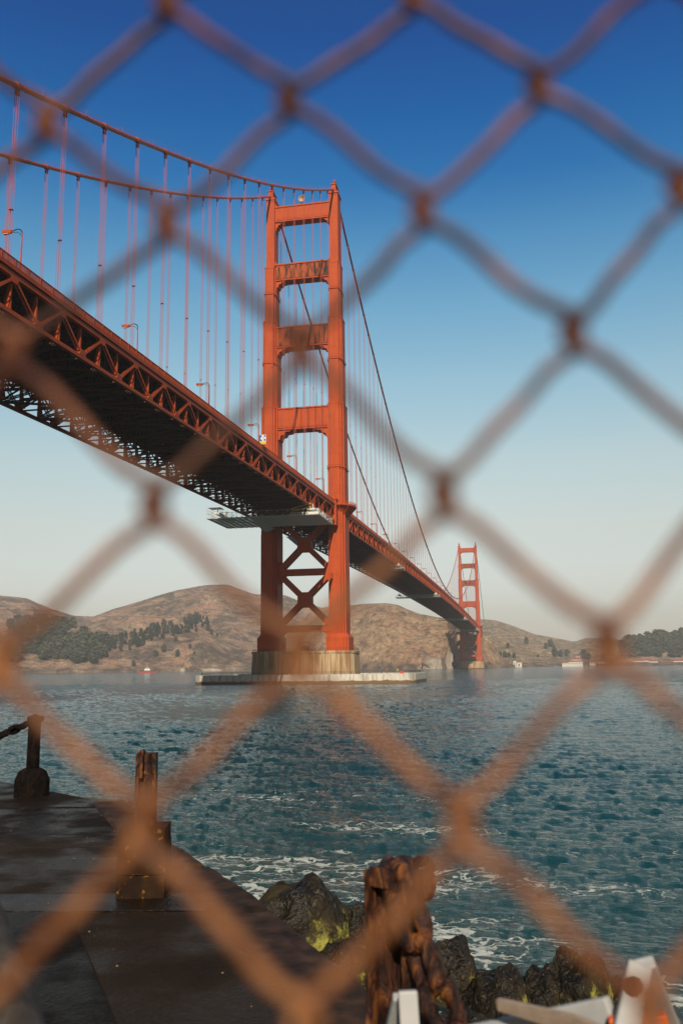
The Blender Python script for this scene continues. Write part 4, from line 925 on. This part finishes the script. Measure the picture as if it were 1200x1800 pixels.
# far bollard with the chain running off to the left
p1 = empty('chain_post', L3(-6.2, 10.85, GZ), .3, label='dark silhouetted iron post on a rounded block at the far corner, holding a chain', category='post', group='posts along the sea wall')
m = MB(); m.tube([(0, 0, .1), (0, 0, .92), (.005, 0, .93)], [.085, .078, .06], 10); m.tube([(-.09, 0, .95), (0, 0, .97), (.11, 0, .95)], [.03, .045, .035], 8); m.tube([(.0, 0, .93), (.0, 0, 1.0)], .05, 8); o = m.build('shaft', M['rust2'], p1, smooth=True)
m = MB(); oc = [(.22*math.cos(a), .22*math.sin(a)) for a in np.linspace(0, 2*math.pi, 12, endpoint=False)]
m.prism(oc, -.02, .20); m.prism(oc, .2, .30, poly2=[(x*.8, y*.8) for x, y in oc]); m.prism([(x*.8, y*.8) for x, y in oc], .30, .34, poly2=[(x*.5, y*.5) for x, y in oc]); m.build('base_block', M['rust2'], p1, fix=True)
def chain(path, link, r, name, mat, seed=1, squash=.62, taper=None, **k):
    path = np.asarray(path, float); seg = np.linalg.norm(np.diff(path, axis=0), axis=1); s_ = np.r_[0, np.cumsum(seg)]; Ltot = s_[-1]
    at = lambda t: np.array([np.interp(t, s_, path[:, i]) for i in range(3)])
    root = empty(name, tuple(path[0]), **k); rr_ = random.Random(seed); n = int(Ltot/(link*.66)); P0 = np.array(path[0])
    for i in range(n):
        t = (i+.5)*link*.66; c = at(t)-P0; d = at(min(Ltot, t+.03))-at(max(0, t-.03)); d /= np.linalg.norm(d)
        up = np.array([0, 0, 1.]) if abs(d[2]) < .8 else np.array([0, 1., 0]); a = np.cross(d, up); a /= np.linalg.norm(a); b = np.cross(a, d)
        ang = (math.pi/2)*(i % 2)+rr_.uniform(-.3, .3)+.6; w = a*math.cos(ang)+b*math.sin(ang); hl = link/2-r; hw = hl*squash; pts = []
        for q in np.linspace(0, 2*math.pi, 22, endpoint=False):
            cx = math.cos(q); e = (abs(cx)**.75)*(1 if cx > 0 else -1); pts.append(c+d*hl*e+w*hw*math.sin(q))
        m = MB(); m.tube(pts, [r*(1+.16*rr_.uniform(-1, 1)) for _ in pts], 9, closed=True, jit=.12); o = m.build('link', mat, root, smooth=True); rough_mesh(o, r*.20, r*1.0, 1)
    return root
c0 = np.array(L3(-6.28, 10.83, GZ+.90))
chain([c0+np.array([-1.9*t, -.2*t, -.62*math.sin(t*1.75)*.75]) for t in np.linspace(0, 1.25, 24)], .20, .030, 'heavy_chain', M['rust2'], 3, .5, label='dark heavy chain sagging left from the far post out of the frame', category='chain')
# front post (rel -.36, 2.72)
p3 = empty('rusty_post', L3(-.405, 2.80, GZ), -.42, label='large rusty H shaped iron post in the foreground with a chain over its top', category='post', group='posts along the sea wall')
m = MB(); hpost(m, .125, .115, .975, 0, .016); m.bb((-.055, -.05, .93), (.055, -.035, .985)); m.bb((-.02, -.03, .955), (.055, .045, .975)); o = m.build('shaft', M['rust'], p3, fix=True); rough_mesh(o, .007, .03, 4)
def camp(px, py, d): return CAM+ray(px, py)*d
path = [camp(700, 1530, 2.80), camp(694, 1545, 2.68), camp(700, 1560, 2.62), camp(712, 1590, 2.58), camp(722, 1625, 2.56), camp(738, 1665, 2.54), camp(750, 1705, 2.50), camp(765, 1745, 2.47), camp(785, 1790, 2.44), camp(810, 1850, 2.40), camp(850, 1960, 2.3)]
chain(path, .175, .0255, 'heavy_chain', M['rust'], 5, .60, label='thick rusty chain hanging over the front post and down to the right', category='chain')
sh = empty('shackle', tuple(camp(716, 1535, 2.72)), label='rusty shackle ring lying across the top of the front post', category='shackle')
m = MB()
def ring3(cx, cy, dep, rw, rh, r, tilt=0, depth=.02):
    pts = []
    for q in np.linspace(0, 2*math.pi, 26, endpoint=False):
        u = rw*math.cos(q); v = rh*math.sin(q); uu = u*math.cos(tilt)-v*math.sin(tilt); vv = u*math.sin(tilt)+v*math.cos(tilt)
        pts.append(camp(cx, cy, dep)-np.array(sh.location)+CR*uu+CU*vv+CF*depth*math.sin(q+1))
    m.tube(pts, [r*(1+.13*random.uniform(-1, 1)) for _ in pts], 9, closed=True, jit=.1)
ring3(704, 1531, 2.70, .042, .024, .017, -.1, .03); ring3(736, 1533, 2.72, .036, .022, .016, .15, .04); ring3(709, 1548, 2.66, .016, .034, .013, 0, .01); ring3(752, 1557, 2.70, .014, .032, .012, -.1, .01)
m.build('ring', M['rust'], sh, smooth=True)

# barricade at the lower right
M['barr'] = simple('scuffed_white_plastic', [(.26, .28, .29), (.40, .41, .41), (.46, .46, .44)], 9, .55)
M['barro'] = simple('orange_reflective_sheeting', [(.75, .10, .01), (.85, .14, .02)], 6, .45)
bar_ = empty('barricade', tuple(camp(900, 1800, 1.85)), label='white folding barricade with an orange patch at the lower right, mostly out of frame', category='barricade'); B0 = np.array(bar_.location)
def board(a, b, w, t, nm, mat, up=None):
    m = MB(); m.bar(np.array(a)-B0, np.array(b)-B0, t, w, up if up is not None else (0, 0, 1)); o = m.build(nm, mat, bar_); bv = o.modifiers.new('bev', 'BEVEL'); bv.width = .004; bv.segments = 2; return o
board(camp(716, 1741, 1.95), camp(735, 2050, 1.85), .042, .022, 'leg', M['barr'], CR); board(camp(706, 1752, 2.0), camp(640, 2050, 2.25), .040, .022, 'leg', M['barr'], CR)
board(camp(1123, 1696, 1.62), camp(1060, 2000, 1.45), .042, .024, 'leg', M['barr'], CR); board(camp(1128, 1693, 1.66), camp(1215, 1900, 1.85), .044, .024, 'leg', M['barr'], CR)
board(camp(690, 1898, 1.90), camp(1094, 1826, 1.60), .14, .022, 'rail_board', M['barr']); board(camp(1080, 1850, 1.58), camp(1185, 1842, 1.56), .115, .028, 'reflective_patch', M['barro'])
m = MB(); m.tube([camp(1115, 1730, 1.60)-B0, camp(1108, 1734, 1.575)-B0], .016, 10); m.build('bolt', M['rust'], bar_)
m = MB(); q0, q1 = camp(876, 1765, 1.72), camp(1010, 1800, 1.60); m.bar(q0-q0, q1-q0, .012, .020, CU, w2=.012, h2=.030); m.bar(q1-q0, camp(1080, 1830, 1.54)-q0, .012, .03, CU)
o = m.build('wooden_lath', simple('weathered_wood', [(.20, .14, .10), (.38, .30, .23)], 30, .8, (1, 1, 1)), None, label='weathered brown wooden lath lying across the barricade board', category='lath'); o.location = q0
# weathered timber in the lower left corner
a, b = camp(-60, 1560, 1.9), camp(30, 1850, 1.45); m = MB(); n = 26; pts = [a+(b-a)*t for t in np.linspace(-.25, 1.3, n)]
vs = []; k = 14
dd = (b-a)/np.linalg.norm(b-a); u = np.cross(dd, (0, 0, 1)); u /= np.linalg.norm(u); w = np.cross(u, dd)
for i, p_ in enumerate(pts):
    for j in range(k):
        q = 2*math.pi*j/k; r = .050*(1+.10*math.sin(q*5)+.05*noise.noise(Vector((j*.9, i*.25, 0)))); vs.append(p_+r*(math.cos(q)*u+math.sin(q)*w)-a)
m.add(vs, [(i*k+j, i*k+(j+1) % k, (i+1)*k+(j+1) % k, (i+1)*k+j) for i in range(n-1) for j in range(k)]+[tuple(range(k)), tuple((n-1)*k+j for j in range(k))])
o = m.build('weathered_timber', simple('grey_brown_timber', [(.012, .009, .007), (.04, .03, .022), (.12, .105, .085)], 14, .8, (1, 1, .12), .006), None, smooth=True, fix=True, label='grey brown weathered timber rail crossing the bottom left corner', category='timber'); o.location = a

# ------------------------------------------------------------------ rocks
def m_rock():
    m, nt, bs = new_mat('wet_algae_rock')
    c, h, v = noise_col(nt, 1.6, [(.004, .0035, .002), (.016, .012, .006), (.050, .036, .013)], (1, 1, 1), 10, .4)
    tc = N(nt, 'ShaderNodeTexCoord'); n2 = N(nt, 'ShaderNodeTexNoise', Scale=.75, Detail=7, Roughness=.7); nt.links.new(tc.outputs['Object'], n2.inputs[0]); f = ramp(nt, n2.outputs[0], .56, .64)
    c = mixc(nt, c, (.30, .28, .05, 1), f)
    n3 = N(nt, 'ShaderNodeTexNoise', Scale=14, Detail=4); nt.links.new(tc.outputs['Object'], n3.inputs[0]); f3 = ramp(nt, n3.outputs[0], .60, .68, 0, .5); c = mixc(nt, c, (.12, .09, .035, 1), f3)
    nt.links.new(c, bs.inputs['Base Color']); r = ramp(nt, h, .4, .6, .35, .85); nt.links.new(r, bs.inputs['Roughness']); bs.inputs['Specular IOR Level'].default_value = .3; b = bump(nt, bs, n3.outputs[0], 1.0, .08); bump(nt, bs, h, 1, .12, b)
    return m
M['rock'] = m_rock()
import bmesh
def rock(px, py, z, w, h, d, seed, label, lean=0):
    dr = ray(px, py); t = (z-CAM[2])/dr[2]; top = CAM+dr*t
    b = bmesh.new(); bmesh.ops.create_icosphere(b, subdivisions=5, radius=1)
    pl = [Vector((random.Random(seed*31+i).gauss(0, 1), random.Random(seed*37+i).gauss(0, 1), random.Random(seed*41+i).gauss(0, .8))).normalized() for i in range(16)]
    for v in b.verts:
        p_ = v.co.normalized(); r = 1.0
        for n in pl:
            dt = p_.dot(n)
            if dt > .62: r = min(r, .80/dt)
        r += .16*noise.fractal(p_*1.9+Vector((seed, 0, 0)), 1, 2, 6)+.042*noise.ridged_multi_fractal(p_*3.2+Vector((0, seed, 0)), .9, 2.2, 6, 1, 2)-.07
        v.co = p_*r
    me = bpy.data.meshes.new('rock'); b.to_mesh(me); b.free(); me.materials.append(M['rock']); me.polygons.foreach_set('use_smooth', [True]*len(me.polygons))
    o = bpy.data.objects.new('wet_rock', me); C.objects.link(o); o['label'] = label; o['category'] = 'rock'; o['group'] = 'rocks at the foot of the sea wall'
    o.scale = (w/2/.86, d/2/.86, h/2/.86); o.rotation_euler = (0, lean, seed*1.3 % .8-.4-YAW); o.location = (top[0], top[1]+d*.12, z-h/2*.98-.22)
rock(512, 1548, 1.9, 2.6, 2.9, 2.4, 3, 'large wet rock streaked yellow beside the wall, tallest on the left', .15)
rock(640, 1592, 1.3, 1.7, 2.4, 2.0, 5, 'dark pitted rock between the yellow streaked one and the front post')
rock(600, 1650, 1.0, 2.0, 2.2, 1.8, 16, 'brown rock low behind the front post on its left')
rock(775, 1648, 1.1, 2.0, 2.4, 2.0, 8, 'black wet rock just right of the front post', .2)
rock(868, 1690, .9, 1.7, 2.2, 1.9, 11, 'olive rock right of the black one by the front post')
rock(950, 1702, .8, 1.5, 2.0, 1.6, 14, 'low mossy rock between the olive one and the pointed one')
rock(1012, 1662, 1.2, 1.5, 2.4, 1.7, 17, 'pointed brown rock tallest at the right of the pile', -.1)
rock(1065, 1705, .8, 1.5, 2.0, 1.7, 20, 'brown rock sloping down to the right behind the barricade', .35)
rock(930, 1752, .7, 2.2, 2.0, 1.9, 23, 'flat black rock lowest in front, above the wooden lath')
rock(820, 1765, .7, 1.9, 2.0, 1.9, 26, 'shadowed rock at the bottom just right of the hanging chain')
rock(1130, 1745, .2, 1.4, 1.2, 1.4, 29, 'reddish rock washed by foam at the right behind the barricade leg')
rock(690, 1740, .8, 1.8, 2.2, 1.8, 31, 'rock mostly hidden behind the foot of the front post')
rock(1060, 1775, .5, 1.8, 1.8, 1.6, 34, 'low dark rock at the bottom right under the barricade board')

M['guano'] = simple('guano_streaked_rock', [(.06, .05, .04), (.20, .15, .11), (.36, .30, .24), (.60, .56, .50)], .11, .9, (1, 1, .6), 1.5, detail=9, pos=[.38, .47, .55, .66])
def far_rock(px, D, w, h, d, seed, label):
    rock(512, 1548, 1, 2, 2, 2, seed, label); o = C.objects[-1]; o.data.materials.clear(); o.data.materials.append(M['guano']); o.name = 'white_rock'; o['group'] = 'pale rocks at the foot of the far cliffs'
    dr = ray(px, 1165); hd = math.hypot(dr[0], dr[1]); o.location = (CAM[0]+dr[0]/hd*D, CAM[1]+dr[1]/hd*D, 0); o.scale = (w/2, d/2, h)
far_rock(764, 1778, 66, 27, 40, 51, 'widest white stained rock at the cliff foot left of the far tower')
far_rock(744, 1786, 26, 15, 24, 52, 'small white rock touching the left end of the widest white rock')
far_rock(789, 1768, 30, 34, 30, 56, 'dark and white rock face just left of the far tower')
far_rock(322, 2068, 20, 11, 20, 53, 'small white rock on the left shore between the boat and pier')
far_rock(370, 2058, 60, 8, 26, 54, 'long low white rock on the left shore nearest the near pier')
# ------------------------------------------------------------------ chain link fence right in front of the lens
def m_fence():
    m, nt, bs = new_mat('rust_stained_fence_wire')
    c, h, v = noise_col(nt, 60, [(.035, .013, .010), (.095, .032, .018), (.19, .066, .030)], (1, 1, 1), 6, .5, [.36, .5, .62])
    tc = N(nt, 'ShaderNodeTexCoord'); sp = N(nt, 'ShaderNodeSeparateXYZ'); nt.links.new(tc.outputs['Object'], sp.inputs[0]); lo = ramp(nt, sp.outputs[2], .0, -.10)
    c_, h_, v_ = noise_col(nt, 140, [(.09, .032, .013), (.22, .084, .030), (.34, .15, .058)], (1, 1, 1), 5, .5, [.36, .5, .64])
    c = mixc(nt, c, c_, lo)   # rust colour brightened low, darkened high: sun and shade painted by height
    nt.links.new(c, bs.inputs['Base Color']); bs.inputs['Roughness'].default_value = .45; bs.inputs['Specular IOR Level'].default_value = .28; bump(nt, bs, h, .5, .0006); return m
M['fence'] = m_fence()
fq = [-.0555, .2188, .0828, -.1556, -.1297, .0257, 1.1028]
def frot(a, b, c):
    ca, sa, cb, sb, cc, sc = math.cos(a), math.sin(a), math.cos(b), math.sin(b), math.cos(c), math.sin(c)
    return np.array([[ca, sa, 0], [-sa, ca, 0], [0, 0, 1]])@np.array([[1, 0, 0], [0, cb, -sb], [0, sb, cb]])@np.array([[cc, 0, -sc], [0, 1, 0], [sc, 0, cc]])
FR = frot(*fq[3:6]); FA = .072
# small bends of the worn mesh, node by node (mm in the fence plane: right, up)
BEND = {}
_N = [(0, .5, 290, 5), (0, 1.5, 720, -5), (1, 0, 80, 215), (1, 1, 505, 172), (1, 2, 943, 150), (2, .5, 290, 388), (2, 1.5, 740, 370), (2, 2.5, 1195, 330), (3, 0, 20, 615), (3, 1, 525, 610), (3, 2, 1005, 588), (4, .5, 270, 885), (4, 1.5, 777, 870), (5, 0, 5, 1160), (5, 1, 525, 1150), (5, 2, 1065, 1137), (6, .5, 250, 1450), (6, 1.5, 812, 1450)]
def fnode(r, c): return np.array(fq[:3])+FR[:, 0]*(c-1)*FA-FR[:, 2]*(r-3)*FA*fq[6]*.5
for r, c, x, y in _N:
    q = fnode(r, c); z = q@CF; ex = (x-(600+FPX*(q@CR)/z))*z/FPX; ey = -(y-(900-FPX*(q@CU)/z))*z/FPX; BEND[(r, c)] = (ex, ey)
fence = empty('chain_link_fence', tuple(CAM+np.array(fq[:3])), label='rusty chain link fence close in front of the lens, blurred diamond mesh', category='fence')
F0 = np.array(fence.location)
def fpt(r, c, du=0, dv=0, dn=0):
    e = BEND.get((r, c), (0, 0)); return CAM+fnode(r, c)+FR[:, 0]*(e[0]+du)+FR[:, 2]*(e[1]+dv)-FR[:, 1]*dn-F0
WR = .0019
for i in range(-6, 11):
    pts = []
    for r in range(-5, 14):
        cA, cB = i/2, (i+1)/2; c = [q for q in (cA, cB) if (q*2) % 2 == (1 if r % 2 == 0 else 0)][0]
        side = -1 if c == cA else 1            # node lies on the left / right side of this wire
        # the wire turns at the node: it hooks past the neighbouring wire
        pts += [(r, c, side*(-WR*3.2), WR*4.0, side*WR*1.2), (r, c, side*(-WR*.5), WR*2.9, side*WR*1.15), (r, c, side*WR*1.3, WR*1.3, side*WR*.7), (r, c, side*WR*1.3, -WR*1.3, -side*WR*.7), (r, c, side*(-WR*.5), -WR*2.9, -side*WR*1.15), (r, c, side*(-WR*3.2), -WR*4.0, -side*WR*1.2)]
    P_ = [fpt(*q) for q in pts]; out = []; fr = random.Random(i*7+100)
    for k in range(len(P_)-1):
        p1, p2_ = P_[k], P_[k+1]; L_ = np.linalg.norm(p2_-p1)
        if L_ > .02:                       # the straight run between two hooks is never quite straight
            u = (p2_-p1)/L_; nn_ = np.cross(u, FR[:, 1]); nn_ = nn_*(1 if nn_@FR[:, 2] < 0 else -1); a1 = fr.uniform(-.0006, .0011); a2 = fr.uniform(-.0008, .0008)
            for t in np.linspace(0, 1, 12, endpoint=False): out.append(p1+(p2_-p1)*t+nn_*(a1*math.sin(math.pi*t)+a2*math.sin(2*math.pi*t)))
        else: out += [p1, p1+(p2_-p1)*.5]
    for _ in range(2): out = [out[0]]+[(out[k-1]+2*out[k]+out[k+1])/4 for k in range(1, len(out)-1)]+[out[-1]]
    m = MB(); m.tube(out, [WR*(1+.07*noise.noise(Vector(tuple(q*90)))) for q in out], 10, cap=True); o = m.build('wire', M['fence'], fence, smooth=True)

# ------------------------------------------------------------------ haze
HAZE = True
if HAZE:
    m = MB(); m.bb((-6200, -900, -6), (6200, 6200, 300)); o = m.build('haze', [], None); o['kind'] = 'stuff'
    hm = bpy.data.materials.new('haze_air'); hm.use_nodes = True; nt = hm.node_tree; nt.nodes.clear(); out = nt.nodes.new('ShaderNodeOutputMaterial'); pv = nt.nodes.new('ShaderNodeVolumePrincipled')
    pv.inputs['Color'].default_value = (.86, .90, .95, 1); pv.inputs['Density'].default_value = .00012; pv.inputs['Anisotropy'].default_value = .0
    nt.links.new(pv.outputs[0], out.inputs['Volume']); o.data.materials.append(hm)
